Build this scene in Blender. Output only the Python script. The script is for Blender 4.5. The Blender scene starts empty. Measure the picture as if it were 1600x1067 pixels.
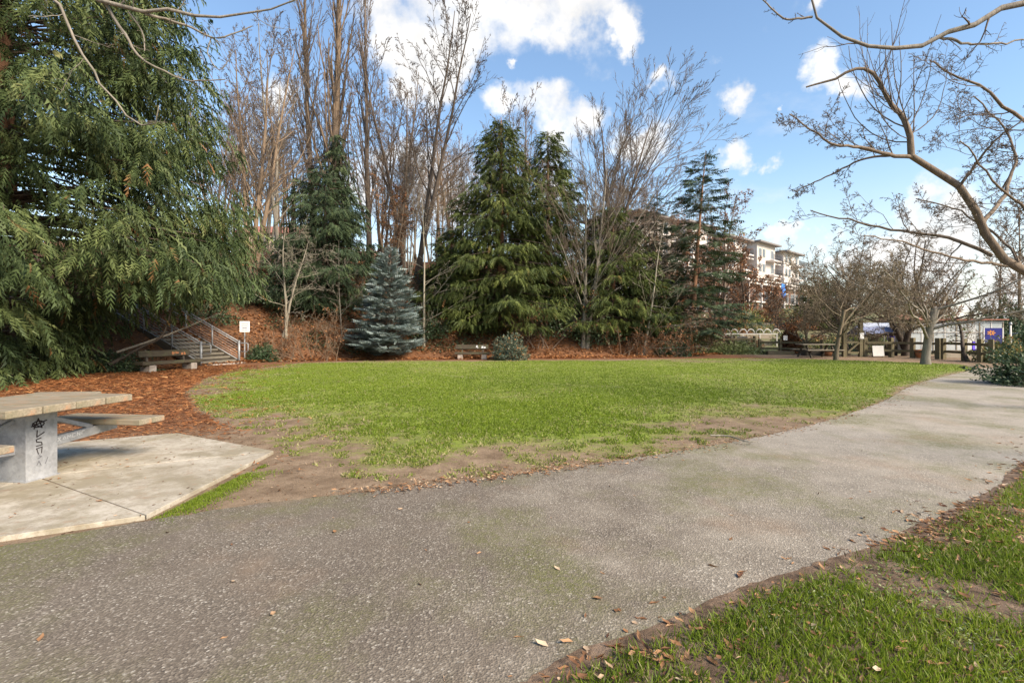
import bpy, math
import numpy as np
from mathutils import Vector, Matrix

# ------------------------------------------------------------------ camera, world, sun, exposure
S = bpy.context.scene
COL = S.collection
F, HZ, CH = 800.0, 517.0, 1.5          # focal length and horizon row in photo pixels, camera height in m
cd = bpy.data.cameras.new('camera'); cam = bpy.data.objects.new('camera', cd); COL.objects.link(cam)
cd.sensor_width = 36.0; cd.lens = 18.0; cd.shift_y = -(533.5 - HZ) / 1600.0
cd.clip_start = 0.05; cd.clip_end = 4000
cam.location = (0, 0, CH); cam.rotation_euler = (math.radians(90), 0, 0)
S.camera = cam
S.view_settings.view_transform = 'Standard'; S.view_settings.look = 'None'
S.view_settings.gamma = 1.0; S.view_settings.use_curve_mapping = False
S.view_settings.exposure = 1.52
S.cycles.max_bounces = 6; S.cycles.diffuse_bounces = 3; S.cycles.glossy_bounces = 2
S.cycles.transparent_max_bounces = 8; S.cycles.transmission_bounces = 3
S.cycles.use_denoising = True

SUN_EL, SUN_AZ = 36.0, 128.0            # azimuth clockwise from +Y: the sun stands right and a little behind the camera
def sun_dir():
    e, a = math.radians(SUN_EL), math.radians(SUN_AZ)
    return Vector((math.cos(e) * math.sin(a), math.cos(e) * math.cos(a), math.sin(e)))
sl = bpy.data.lights.new('sun', 'SUN'); so = bpy.data.objects.new('sun', sl); COL.objects.link(so)
sl.energy = 3.5; sl.angle = math.radians(28.0); sl.color = (1.0, 0.87, 0.70)
so.rotation_euler = sun_dir().to_track_quat('Z', 'Y').to_euler()

def pix(px, py, Y):                     # photo pixel at depth Y -> world point
    return np.array(((px - 800) / F * Y, Y, CH - (py - HZ) / F * Y))
def gpt(px, py):                        # photo pixel on flat ground -> world XY
    Y = F * CH / (py - HZ); return ((px - 800) / F * Y, Y)

def build_world():
    w = bpy.data.worlds.new('World'); S.world = w; w.use_nodes = True
    nt = w.node_tree; N = nt.nodes; L = nt.links; N.clear()
    out = N.new('ShaderNodeOutputWorld'); bg = N.new('ShaderNodeBackground'); bg.inputs[1].default_value = 0.082
    sky = N.new('ShaderNodeTexSky'); sky.sky_type = 'NISHITA'; sky.sun_disc = False
    sky.sun_elevation = math.radians(SUN_EL); sky.sun_rotation = math.radians(SUN_AZ)
    sky.air_density = 1.3; sky.dust_density = 0.25; sky.ozone_density = 3.0
    tc = N.new('ShaderNodeTexCoord'); d = tc.outputs['Generated']
    def vm(op, a, b=None):
        n = N.new('ShaderNodeVectorMath'); n.operation = op; L.new(a, n.inputs[0])
        if b is not None:
            if isinstance(b, tuple): n.inputs[1].default_value = b
            else: L.new(b, n.inputs[1])
        return n
    def m(op, a, b=None, clamp=False):
        n = N.new('ShaderNodeMath'); n.operation = op; n.use_clamp = clamp
        for i, v in enumerate((a, b)):
            if v is None: continue
            if isinstance(v, (int, float)): n.inputs[i].default_value = v
            else: L.new(v, n.inputs[i])
        return n.outputs[0]
    nz = N.new('ShaderNodeTexNoise'); nz.inputs['Scale'].default_value = 7.0; nz.inputs['Detail'].default_value = 6; nz.inputs['Roughness'].default_value = .62
    L.new(d, nz.inputs['Vector'])
    wv = vm('SUBTRACT', nz.outputs['Color'], (.5, .5, .5)); sc = N.new('ShaderNodeVectorMath'); sc.operation = 'SCALE'
    L.new(wv.outputs[0], sc.inputs[0]); sc.inputs['Scale'].default_value = .21
    dw = vm('ADD', d, sc.outputs[0]).outputs[0]
    # each cumulus is a ragged ball of directions; between and beyond them the same noise carries thin cloud
    blobs = [(600, 20, .15), (720, 10, .15), (830, 5, .15), (920, 20, .14), (975, 45, .06), (645, 105, .10), (700, 90, .10), (800, 170, .09), (870, 190, .10), (930, 170, .08),
             (1140, 140, .062), (1285, 125, .06), (1330, 140, .045), (1160, 225, .075), (1200, 240, .05), (1220, 165, .025), (810, 95, .03), (1030, 120, .05), (1000, 230, .1),
             (700, 300, .16), (560, 290, .12), (380, 230, .07), (640, 250, .1), (860, 290, .13), (1230, 370, .07), (1300, 385, .08), (1480, 330, .1), (1400, 400, .13), (1280, 8, .05), (440, 150, .06), (1540, 470, .2)]
    tot = None
    for (px, py, r) in blobs:
        v = Vector(((px - 800) / F, 1.0, (HZ - py) / F)).normalized()
        ds = vm('DISTANCE', dw, tuple(v)).outputs['Value']
        mr = N.new('ShaderNodeMapRange'); mr.interpolation_type = 'SMOOTHSTEP'
        mr.inputs[1].default_value = 0.0; mr.inputs[2].default_value = r * 0.80; mr.inputs[3].default_value = 1.0; mr.inputs[4].default_value = 0.0
        L.new(ds, mr.inputs[0])
        tot = mr.outputs[0] if tot is None else m('ADD', tot, mr.outputs[0])
    tot = m('MINIMUM', tot, 1.0)
    # general cloud everywhere, thickening toward the horizon
    sep = N.new('ShaderNodeSeparateXYZ'); L.new(d, sep.inputs[0])
    zc = m('ADD', m('MAXIMUM', sep.outputs[2], 0.0), 0.22)
    pl = N.new('ShaderNodeCombineXYZ'); L.new(m('DIVIDE', sep.outputs[0], zc), pl.inputs[0]); L.new(m('DIVIDE', sep.outputs[1], zc), pl.inputs[1])
    n2 = N.new('ShaderNodeTexNoise'); n2.inputs['Scale'].default_value = 1.6; n2.inputs['Detail'].default_value = 7; n2.inputs['Roughness'].default_value = .6
    L.new(pl.outputs[0], n2.inputs['Vector'])
    gen = N.new('ShaderNodeMapRange'); gen.inputs[1].default_value = .56; gen.inputs[2].default_value = .80; gen.inputs[4].default_value = .5; L.new(n2.outputs['Fac'], gen.inputs[0])
    n3 = N.new('ShaderNodeTexNoise'); n3.inputs['Scale'].default_value = 22.0; n3.inputs['Detail'].default_value = 5; L.new(d, n3.inputs['Vector'])
    dens = m('ADD', tot, m('MULTIPLY', m('SUBTRACT', n3.outputs['Fac'], .5), 1.25))
    cl = N.new('ShaderNodeMapRange'); cl.interpolation_type = 'SMOOTHSTEP'; cl.inputs[1].default_value = .18; cl.inputs[2].default_value = 1.10; L.new(dens, cl.inputs[0])
    hz = N.new('ShaderNodeMapRange'); hz.interpolation_type = 'SMOOTHSTEP'; hz.inputs[1].default_value = .30; hz.inputs[2].default_value = .0; hz.inputs[3].default_value = 0; hz.inputs[4].default_value = .62
    L.new(sep.outputs[2], hz.inputs[0])
    fac = m('MAXIMUM', m('MAXIMUM', cl.outputs[0], gen.outputs[0]), hz.outputs[0], True)
    shade = N.new('ShaderNodeMapRange'); shade.inputs[1].default_value = .3; shade.inputs[2].default_value = .8; shade.inputs[3].default_value = 4.0; shade.inputs[4].default_value = 5.8
    L.new(nz.outputs['Fac'], shade.inputs[0])
    ccol = vm('SCALE', tc.outputs['Generated']); ccol.inputs[0].default_value = (1.0, .985, .965)
    for l in list(ccol.inputs[0].links): L.remove(l)
    ccol.inputs[0].default_value = (1.0, .985, .965); L.new(shade.outputs[0], ccol.inputs['Scale'])
    tint = N.new('ShaderNodeMix'); tint.data_type = 'RGBA'; tint.blend_type = 'MULTIPLY'; tint.inputs[0].default_value = 1.0
    L.new(sky.outputs[0], tint.inputs[6]); tint.inputs[7].default_value = (1.0, 1.0, 1.0, 1)
    mx = N.new('ShaderNodeMix'); mx.data_type = 'RGBA'; L.new(fac, mx.inputs[0]); L.new(tint.outputs[2], mx.inputs[6]); L.new(ccol.outputs[0], mx.inputs[7])
    L.new(mx.outputs[2], bg.inputs[0]); L.new(bg.outputs[0], out.inputs[0])
build_world()

# ------------------------------------------------------------------ helpers
rng = np.random.default_rng(11)
UP = np.array((0, 0, 1.0))
def nrm(a): return a / np.maximum(np.linalg.norm(a, axis=-1, keepdims=True), 1e-9)
_tab = np.random.default_rng(3).random((256, 256))
def vnoise(x, y, s=1.0):
    x = np.asarray(x, float) * s + 900.3; y = np.asarray(y, float) * s + 700.7
    xi = np.floor(x).astype(int); yi = np.floor(y).astype(int); fx = x - xi; fy = y - yi
    fx = fx * fx * (3 - 2 * fx); fy = fy * fy * (3 - 2 * fy)
    g = lambda a, b: _tab[a % 256, b % 256]
    return (g(xi, yi) * (1 - fx) + g(xi + 1, yi) * fx) * (1 - fy) + (g(xi, yi + 1) * (1 - fx) + g(xi + 1, yi + 1) * fx) * fy
def fbm(x, y, s=1.0, o=3):
    t = 0; a = 1; n = 0
    for i in range(o): t = t + a * vnoise(np.asarray(x) + 37 * i, np.asarray(y) - 51 * i, s * 2 ** i); n += a; a *= .5
    return t / n
def sstep(a, b, x):
    t = np.clip((np.asarray(x, float) - a) / (b - a), 0, 1); return t * t * (3 - 2 * t)

def mesh_np(name, V, Q=None, T=None, mat=None, smooth=False, attrs=None):
    V = np.asarray(V, np.float32); me = bpy.data.meshes.new(name)
    q = np.zeros((0, 4), np.int32) if Q is None else np.asarray(Q, np.int32).reshape(-1, 4)
    t = np.zeros((0, 3), np.int32) if T is None else np.asarray(T, np.int32).reshape(-1, 3)
    me.vertices.add(len(V)); me.vertices.foreach_set('co', V.ravel())
    me.loops.add(q.size + t.size); me.polygons.add(len(q) + len(t))
    me.loops.foreach_set('vertex_index', np.concatenate((q.ravel(), t.ravel())).astype(np.int32))
    me.polygons.foreach_set('loop_start', np.concatenate((np.arange(len(q)) * 4, q.size + np.arange(len(t)) * 3)).astype(np.int32))
    me.update(calc_edges=True)
    if smooth: me.polygons.foreach_set('use_smooth', np.ones(len(me.polygons), bool))
    for k, v in (attrs or {}).items():
        a = me.attributes.new(k, 'FLOAT', 'POINT'); a.data.foreach_set('value', np.asarray(v, np.float32))
    if mat: me.materials.append(M[mat])
    return me
def link(name, me, parent=None, loc=None, rz=None):
    o = bpy.data.objects.new(name, me); COL.objects.link(o)
    if parent is not None: o.parent = parent
    if loc is not None: o.location = loc
    if rz is not None: o.rotation_euler = (0, 0, rz)
    return o
def tag(o, label=None, cat=None, group=None, kind=None):
    if label: o['label'] = label
    if cat: o['category'] = cat
    if group: o['group'] = group
    if kind: o['kind'] = kind
    return o
def mark_fine(o): o['kind'] = 'stuff'; return o
def thing(name, label, cat, loc=(0, 0, 0), rz=0, group=None):
    o = bpy.data.objects.new(name, None); COL.objects.link(o); o.empty_display_size = .2
    o.location = loc; o.rotation_euler = (0, 0, rz); return tag(o, label, cat, group)

class MB:
    "collects boxes, bars, tubes and polygons into one mesh"
    def __init__(s): s.v = []; s.f = []
    def box(s, c, size, rz=0.0, ch=0.0, rm=None):
        hx, hy, hz = (a / 2 for a in size); b = min(ch, hx * .9, hy * .9, hz * .9)
        R = rm if rm is not None else Matrix.Rotation(rz, 3, 'Z'); c = Vector(c)
        k = len(s.v)
        if b <= 0:
            for x, y, z in ((-1,-1,-1),(1,-1,-1),(1,1,-1),(-1,1,-1),(-1,-1,1),(1,-1,1),(1,1,1),(-1,1,1)):
                s.v.append(tuple(c + R @ Vector((x*hx, y*hy, z*hz))))
            for f in ((0,3,2,1),(4,5,6,7),(0,1,5,4),(1,2,6,5),(2,3,7,6),(3,0,4,7)): s.f.append(tuple(k+i for i in f))
        else:                                   # bevelled: two rings plus inset caps
            rings = [(hx-b, hy-b, -hz), (hx, hy, -hz+b), (hx, hy, hz-b), (hx-b, hy-b, hz)]
            for (a, d, z) in rings:
                for x, y in ((-a,-d),(a,-d),(a,d),(-a,d)): s.v.append(tuple(c + R @ Vector((x, y, z))))
            for r in range(3):
                for i in range(4):
                    j = (i+1) % 4; s.f.append((k+r*4+i, k+r*4+j, k+(r+1)*4+j, k+(r+1)*4+i))
            s.f.append((k+3, k+2, k+1, k)); s.f.append((k+12, k+13, k+14, k+15))
        return s
    def bar(s, a, b, w, h, ch=0.0, up=(0,0,1)):  # a beam of section w x h from a to b
        a = Vector(a); b = Vector(b); d = b - a; L = d.length; x = d.normalized(); z = Vector(up)
        y = z.cross(x)
        if y.length < 1e-4: y = Vector((0,1,0)).cross(x)
        y.normalize(); z = x.cross(y)
        R = Matrix((x, y, z)).transposed()
        return s.box((a + b) / 2, (L, w, h), ch=ch, rm=R)
    def tube(s, pts, r, n=8, cap=True):
        pts = [Vector(p) for p in pts]; rs = r if hasattr(r, '__len__') else [r] * len(pts); k = len(s.v)
        ref = Vector((.31, .17, .93))
        for i, p in enumerate(pts):
            t = (pts[min(i+1, len(pts)-1)] - pts[max(i-1, 0)]).normalized()
            u = t.cross(ref)
            if u.length < .1: u = t.cross(Vector((1, 0, 0)))
            u.normalize(); w = t.cross(u)
            for j in range(n):
                a = 2 * math.pi * j / n; s.v.append(tuple(p + (u * math.cos(a) + w * math.sin(a)) * rs[i]))
        for i in range(len(pts)-1):
            for j in range(n):
                l = (j+1) % n; s.f.append((k+i*n+j, k+i*n+l, k+(i+1)*n+l, k+(i+1)*n+j))
        if cap: s.f.append(tuple(k+j for j in reversed(range(n)))); e = k+(len(pts)-1)*n; s.f.append(tuple(e+j for j in range(n)))
        return s
    def poly(s, pts):
        k = len(s.v); s.v += [tuple(p) for p in pts]; s.f.append(tuple(range(k, k+len(pts)))); return s
    def prism(s, outline, z0, z1):
        n = len(outline); k = len(s.v)
        s.v += [(x, y, z0) for x, y in outline] + [(x, y, z1) for x, y in outline]
        s.f.append(tuple(k+i for i in reversed(range(n)))); s.f.append(tuple(k+n+i for i in range(n)))
        for i in range(n):
            j = (i+1) % n; s.f.append((k+i, k+j, k+n+j, k+n+i))
        return s
    def mesh(s, name, mat, smooth=False):
        me = bpy.data.meshes.new(name); me.from_pydata(s.v, [], s.f); me.update()
        if smooth: me.polygons.foreach_set('use_smooth', [True] * len(me.polygons))
        me.materials.append(M[mat]); return me
    def build(s, name, mat, parent=None, smooth=False, loc=None, rz=None):
        return link(name, s.mesh(name, mat, smooth), parent, loc, rz)

# ------------------------------------------------------------------ materials
M = {}
class NB:
    def __init__(s, name, rough=.8):
        s.m = bpy.data.materials.new(name); s.m.use_nodes = True; s.nt = s.m.node_tree; s.N = s.nt.nodes; s.L = s.nt.links
        s.b = s.N['Principled BSDF']; s.b.inputs['Roughness'].default_value = rough; s.b.inputs['Specular IOR Level'].default_value = .25
        s.out = s.N['Material Output']; s._pos = None; s._obj = None; M[name] = s.m
    def pos(s):
        if s._pos is None: s._pos = s.N.new('ShaderNodeNewGeometry').outputs['Position']
        return s._pos
    def obj(s):
        if s._obj is None: s._obj = s.N.new('ShaderNodeTexCoord').outputs['Object']
        return s._obj
    def map(s, v, scale):
        n = s.N.new('ShaderNodeMapping'); n.inputs['Scale'].default_value = scale; s.L.new(v, n.inputs[0]); return n.outputs[0]
    def noise(s, v, sc, det=4, rough=.6):
        n = s.N.new('ShaderNodeTexNoise'); n.inputs['Scale'].default_value = sc; n.inputs['Detail'].default_value = det; n.inputs['Roughness'].default_value = rough
        s.L.new(v, n.inputs['Vector']); return n.outputs['Fac']
    def vor(s, v, sc, out='Color', feat='F1'):
        n = s.N.new('ShaderNodeTexVoronoi'); n.feature = feat; n.inputs['Scale'].default_value = sc; s.L.new(v, n.inputs['Vector']); return n.outputs[out]
    def attr(s, name):
        n = s.N.new('ShaderNodeAttribute'); n.attribute_name = name; return n.outputs['Fac']
    def rnd(s): return s.N.new('ShaderNodeObjectInfo').outputs['Random']
    def mr(s, f, a, b, c=0, d=1):
        n = s.N.new('ShaderNodeMapRange'); s.L.new(f, n.inputs[0])
        for i, v in enumerate((a, b, c, d)): n.inputs[i+1].default_value = v
        return n.outputs[0]
    def ramp(s, f, stops):
        n = s.N.new('ShaderNodeValToRGB'); e = n.color_ramp.elements
        while len(e) > 1: e.remove(e[-1])
        for i, (p, c) in enumerate(stops):
            x = e[0] if i == 0 else e.new(p); x.position = p; x.color = (*c, 1)
        s.L.new(f, n.inputs[0]); return n.outputs[0]
    def mix(s, f, a, b, mode='MIX'):
        n = s.N.new('ShaderNodeMix'); n.data_type = 'RGBA'; n.blend_type = mode
        for i, v in ((0, f), (6, a), (7, b)):
            if isinstance(v, (int, float)): n.inputs[i].default_value = v
            elif isinstance(v, tuple): n.inputs[i].default_value = (*v, 1)
            else: s.L.new(v, n.inputs[i])
        return n.outputs[2]
    def math(s, op, a, b=None):
        n = s.N.new('ShaderNodeMath'); n.operation = op
        for i, v in enumerate((a, b)):
            if v is None: continue
            if isinstance(v, (int, float)): n.inputs[i].default_value = v
            else: s.L.new(v, n.inputs[i])
        return n.outputs[0]
    def col(s, c):
        if isinstance(c, tuple): s.b.inputs['Base Color'].default_value = (*c, 1)
        else: s.L.new(c, s.b.inputs['Base Color'])
        return s
    def bump(s, h, strength=.5, dist=.02):
        n = s.N.new('ShaderNodeBump'); n.inputs['Strength'].default_value = strength; n.inputs['Distance'].default_value = dist
        s.L.new(h, n.inputs['Height']); s.L.new(n.outputs[0], s.b.inputs['Normal']); return s
    def leafy(s, c, tr=.3):               # light passing through thin leaves
        s.col(c); t = s.N.new('ShaderNodeBsdfTranslucent'); x = s.N.new('ShaderNodeMixShader'); x.inputs[0].default_value = tr
        s.L.new(c, t.inputs[0]); s.L.new(s.b.outputs[0], x.inputs[1]); s.L.new(t.outputs[0], x.inputs[2]); s.L.new(x.outputs[0], s.out.inputs[0]); return s

def leafmat(name, stops, tr=.25, rough=.6):
    n = NB(name, rough); n.leafy(n.ramp(n.attr('tint'), stops), tr)
leafmat('cedar_leaf', [(0, (.030, .048, .018)), (.45, (.064, .090, .030)), (.8, (.124, .150, .050)), (.93, (.185, .205, .080)), (.965, (.15, .08, .03)), (1, (.20, .10, .04))], .22)
leafmat('cedar_dark_leaf', [(0, (.034, .048, .013)), (.5, (.070, .090, .022)), (.85, (.125, .148, .036)), (.97, (.165, .175, .048)), (1, (.17, .075, .03))], .2)
leafmat('fir_leaf', [(0, (.026, .042, .020)), (.6, (.052, .076, .034)), (1, (.095, .125, .050))], .15)
leafmat('spruce_leaf', [(0, (.075, .105, .098)), (.5, (.19, .235, .22)), (.93, (.36, .41, .385)), (1, (.26, .16, .08))], .1)
leafmat('grass_leaf', [(0, (.092, .125, .018)), (.5, (.158, .222, .018)), (.85, (.235, .295, .028)), (.94, (.30, .28, .11)), (1, (.42, .35, .20))], .4, .5)
leafmat('litter_leaf', [(0, (.09, .035, .015)), (.3, (.19, .075, .027)), (.6, (.30, .125, .042)), (.85, (.40, .19, .075)), (1, (.48, .33, .19))], .15, .7)
leafmat('needle_litter', [(0, (.10, .036, .015)), (.4, (.20, .075, .026)), (.75, (.31, .125, .042)), (1, (.45, .25, .11))], .1, .8)
leafmat('verge_litter', [(0, (.12, .055, .03)), (.4, (.24, .12, .055)), (.75, (.36, .21, .11)), (1, (.50, .38, .26))], .1, .7)
leafmat('ivy_leaf', [(0, (.022, .042, .020)), (.5, (.05, .082, .036)), (.85, (.10, .135, .07)), (1, (.17, .19, .12))], .2, .4)
leafmat('shrub_leaf', [(0, (.045, .065, .045)), (.5, (.10, .13, .09)), (.8, (.17, .19, .13)), (.88, (.40, .19, .07)), (1, (.52, .29, .12))], .2, .5)
leafmat('rust_leaf', [(0, (.10, .040, .018)), (.5, (.20, .085, .035)), (1, (.33, .16, .07))], .2)
leafmat('yellow_shrub_leaf', [(0, (.06, .085, .03)), (.5, (.14, .16, .06)), (.8, (.27, .25, .10)), (.9, (.42, .20, .06)), (1, (.50, .25, .09))], .25)
leafmat('clover_leaf', [(0, (.085, .115, .035)), (.6, (.17, .205, .075)), (1, (.29, .31, .16))], .2)

def barkmat(name, a, b, moss=0.0):
    n = NB(name, .9); f = n.noise(n.map(n.obj(), (6, 6, 1.4)), 2.2, 5, .7); c = n.ramp(f, [(.3, a), (.7, b)])
    if moss: c = n.mix(n.mr(n.noise(n.obj(), 1.3), .5, .7, 0, moss), c, (.10, .115, .045))
    n.col(c).bump(f, .6, .03)
barkmat('bark_brown', (.072, .054, .041), (.170, .130, .100))
barkmat('bark_warm', (.115, .080, .052), (.25, .180, .122))
barkmat('bark_pale', (.16, .14, .105), (.34, .30, .235), .4)
barkmat('bark_grey', (.12, .105, .085), (.27, .235, .19), .3)
barkmat('bark_dark', (.040, .030, .024), (.11, .085, .065))
barkmat('bark_moss', (.10, .075, .050), (.23, .18, .125), .35)
barkmat('bark_contorted', (.095, .072, .052), (.23, .175, .125))
barkmat('bark_cedar', (.15, .075, .042), (.30, .165, .10))

def woodmat(name, a, b, moss=.0, rough=.8):
    n = NB(name, rough); f = n.noise(n.map(n.obj(), (1.2, 14, 14)), 3, 6, .7); g = n.noise(n.obj(), 4, 4)
    c = n.ramp(f, [(.25, a), (.75, b)]); c = n.mix(n.mr(n.rnd(), 0, 1, 0, .35), c, a)
    c = n.mix(n.mr(g, .5, .66, 0, moss), c, (.10, .105, .05)); n.col(c).bump(f, .5, .008)
woodmat('wood_weathered', (.14, .115, .085), (.36, .31, .24), .35)
woodmat('wood_mossy', (.075, .060, .040), (.20, .165, .11), .65)
woodmat('bench_wood', (.035, .028, .020), (.115, .090, .060), .5)
woodmat('wood_dark', (.045, .037, .029), (.13, .105, .08), .3)
woodmat('wood_fence', (.085, .070, .038), (.235, .195, .115), .4)
woodmat('wood_step', (.10, .085, .065), (.27, .235, .185), .3)
n = NB('plank_face', .8); f = n.noise(n.map(n.obj(), (1.0, 16, 16)), 3, 6, .7); g = n.noise(n.obj(), 9, 5)
c = n.ramp(f, [(.25, (.13, .105, .072)), (.75, (.33, .275, .20))]); c = n.mix(n.mr(g, .56, .72, 0, .55), c, (.40, .155, .055)); c = n.mix(n.mr(n.noise(n.obj(), 5), .5, .7, 0, .5), c, (.13, .125, .07)); n.col(c).bump(f, .6, .006)

def galvmat(name, a, b, metal=.3):
    n = NB(name, .5); sc_ = n.N.new('ShaderNodeSeparateColor'); n.L.new(n.vor(n.obj(), 38), sc_.inputs[0]); v = n.ramp(sc_.outputs[0], [(0, (.55, .55, .55)), (1, (1, 1, 1))]); f = n.noise(n.obj(), 7, 5); c = n.mix(.3, n.ramp(f, [(.3, a), (.7, b)]), n.mix(1.0, v, (.42, .43, .45), 'MULTIPLY'))
    c = n.mix(n.mr(n.noise(n.obj(), 2.3, 6, .7), .58, .72, 0, .55), c, (.20, .185, .16))
    n.col(c); n.b.inputs['Metallic'].default_value = metal; n.bump(n.noise(n.obj(), 60), .08, .003)
galvmat('galvanised', (.20, .20, .205), (.40, .40, .405))
galvmat('galvanised_rail', (.17, .178, .185), (.34, .35, .36), .3)

n = NB('concrete', .85); p = n.pos(); f = n.noise(p, 1.6, 6, .65); c = n.ramp(f, [(.30, (.27, .23, .175)), (.5, (.40, .355, .285)), (.72, (.48, .43, .355))])
c = n.mix(n.mr(n.noise(p, 1.3, 7, .75), .44, .58, 0, .85), c, (.22, .185, .12)); c = n.mix(n.mr(n.noise(p, 14, 6, .75), .50, .60, 0, .5), c, (.20, .165, .12)); c = n.mix(n.mr(n.vor(p, 9, 'Distance'), .02, .10, .7, 0), c, (.10, .065, .04)); c = n.mix(n.mr(n.noise(p, 5, 6, .75), .57, .70, 0, .65), c, (.26, .155, .09))
c = n.mix(n.mr(n.noise(p, 180, 2), .35, .75, 0, .3), c, (.25, .22, .18)); n.col(c).bump(n.noise(p, 90, 3), .25, .004)
n = NB('concrete_block', .9); p = n.obj(); c = n.ramp(n.noise(p, 6, 5), [(.3, (.22, .18, .15)), (.7, (.45, .38, .32))]); n.col(c).bump(n.noise(p, 30, 4), .6, .02)

# worn asphalt with exposed stone chips and moss
n = NB('path_asphalt', .88); p = n.pos()
big = n.noise(p, .33, 4, .55); mid = n.noise(p, 1.7, 5, .65); fine = n.noise(p, 55, 3, .7)
base = n.ramp(n.math('ADD', n.math('MULTIPLY', big, .6), n.math('MULTIPLY', mid, .4)), [(.38, (.110, .088, .066)), (.50, (.180, .147, .112)), (.62, (.28, .24, .188))])
spx = n.N.new('ShaderNodeSeparateXYZ'); n.L.new(p, spx.inputs[0]); right_pale = n.mr(n.math('ADD', n.math('ADD', spx.outputs[0], n.math('MULTIPLY', spx.outputs[1], .35)), n.math('MULTIPLY', mid, 4)), 3.2, 9.5, 0, 1)  # mask for a paler base towards the right and far end, broken by noise
base = n.mix(n.math('MULTIPLY', right_pale, .8), base, (.45, .40, .33)); left_dark = n.mr(n.math('ADD', n.math('ADD', spx.outputs[0], n.math('MULTIPLY', spx.outputs[1], -.3)), n.math('MULTIPLY', mid, 5)), 3.2, .2, 0, .6); base = n.mix(left_dark, base, (.125, .097, .075))  # pale tone on the right, then a darker brown towards the left
chip = n.vor(p, 95); cb = n.N.new('ShaderNodeSeparateColor'); n.L.new(chip, cb.inputs[0])
chipc = n.ramp(cb.outputs[0], [(0, (.035, .030, .024)), (.4, (.10, .086, .068)), (.75, (.19, .162, .126)), (.93, (.33, .29, .235)), (1, (.62, .58, .50))])
c = n.mix(n.mr(n.noise(p, 2.3, 4), .35, .65, .26, .50), base, chipc)
c = n.mix(n.mr(fine, .35, .7, 0, .20), c, (.065, .057, .048))
mossf = n.math('MULTIPLY', n.mr(n.noise(n.map(p, (1.0, .75, 1)), .62, 5, .62), .47, .60, 0, 1), n.math('MULTIPLY', n.mr(n.noise(p, 26, 4, .7), .36, .56, .25, 1), n.mr(n.noise(p, 110, 3, .75), .40, .56, .25, 1)))
c = n.mix(n.math('MULTIPLY', mossf, .95), c, n.ramp(fine, [(.3, (.062, .066, .016)), (.7, (.140, .140, .042))]))
c = n.mix(n.mr(n.noise(p, .8, 4), .56, .74, 0, .4), c, (.24, .155, .095))
n.col(c).bump(n.math('ADD', n.vor(p, 95, 'Distance'), n.math('MULTIPLY', fine, .6)), .6, .007)

# lawn soil: green sward where attr cover is high, worn earth where it is low
n = NB('lawn_ground', .95); p = n.pos(); cov = n.attr('cover')
soil = n.ramp(n.noise(p, 3.2, 9, .75), [(.3, (.105, .066, .038)), (.48, (.195, .135, .085)), (.6, (.26, .185, .12)), (.75, (.33, .25, .17))])
gr = n.ramp(n.noise(p, 2.5, 6, .7), [(.3, (.105, .125, .024)), (.5, (.160, .205, .024)), (.7, (.22, .26, .036))])
gr = n.mix(n.mr(n.noise(p, 14, 6, .75), .50, .70, 0, .45), gr, (.22, .20, .10)); gr = n.mix(n.mr(n.noise(p, .42, 6, .68), .53, .66, 0, .5), gr, (.22, .20, .10))
c = n.mix(n.mr(n.math('ADD', cov, n.math('MULTIPLY', n.math('SUBTRACT', n.noise(p, 9, 5, .7), .5), .9)), .25, .6, 0, 1), soil, gr)
n.col(c).bump(n.noise(p, 40, 4, .7), .8, .03)

# base ground: earth, with needle mulch / leaf-strewn slope / garden soil by attribute
n = NB('earth', .95); p = n.pos()
soil = n.ramp(n.noise(p, 3.2, 9, .75), [(.3, (.105, .066, .038)), (.48, (.195, .135, .085)), (.6, (.26, .185, .12)), (.75, (.33, .25, .17))])
mul = n.ramp(n.noise(p, 9, 6, .75), [(.3, (.075, .032, .016)), (.5, (.165, .070, .030)), (.7, (.275, .135, .062))])
hill = n.ramp(n.noise(p, 5, 6, .75), [(.3, (.045, .026, .015)), (.5, (.120, .055, .026)), (.7, (.21, .10, .045))])
gard = n.ramp(n.noise(p, .7, 6, .7), [(.3, (.08, .06, .04)), (.45, (.16, .13, .08)), (.55, (.11, .13, .045)), (.7, (.24, .20, .14))])
c = n.mix(n.attr('mulch'), soil, mul); c = n.mix(n.attr('hill'), c, hill); c = n.mix(n.attr('garden'), c, gard)
c = n.mix(n.mr(n.noise(p, 70, 4, .75), .5, .66, 0, .45), c, (.10, .07, .045)); c = n.mix(n.mr(n.noise(p, 48, 5, .75), .58, .70, 0, .5), c, (.36, .29, .21)); n.col(c).bump(n.noise(p, 30, 8, .8), .8, .025)
n = NB('verge_ground', .95); p = n.pos(); c = n.ramp(n.noise(p, 6, 6, .7), [(.32, (.070, .045, .028)), (.5, (.150, .100, .066)), (.66, (.235, .165, .115))]); n.col(c).bump(n.noise(p, 40, 5, .7), .9, .03)

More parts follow.
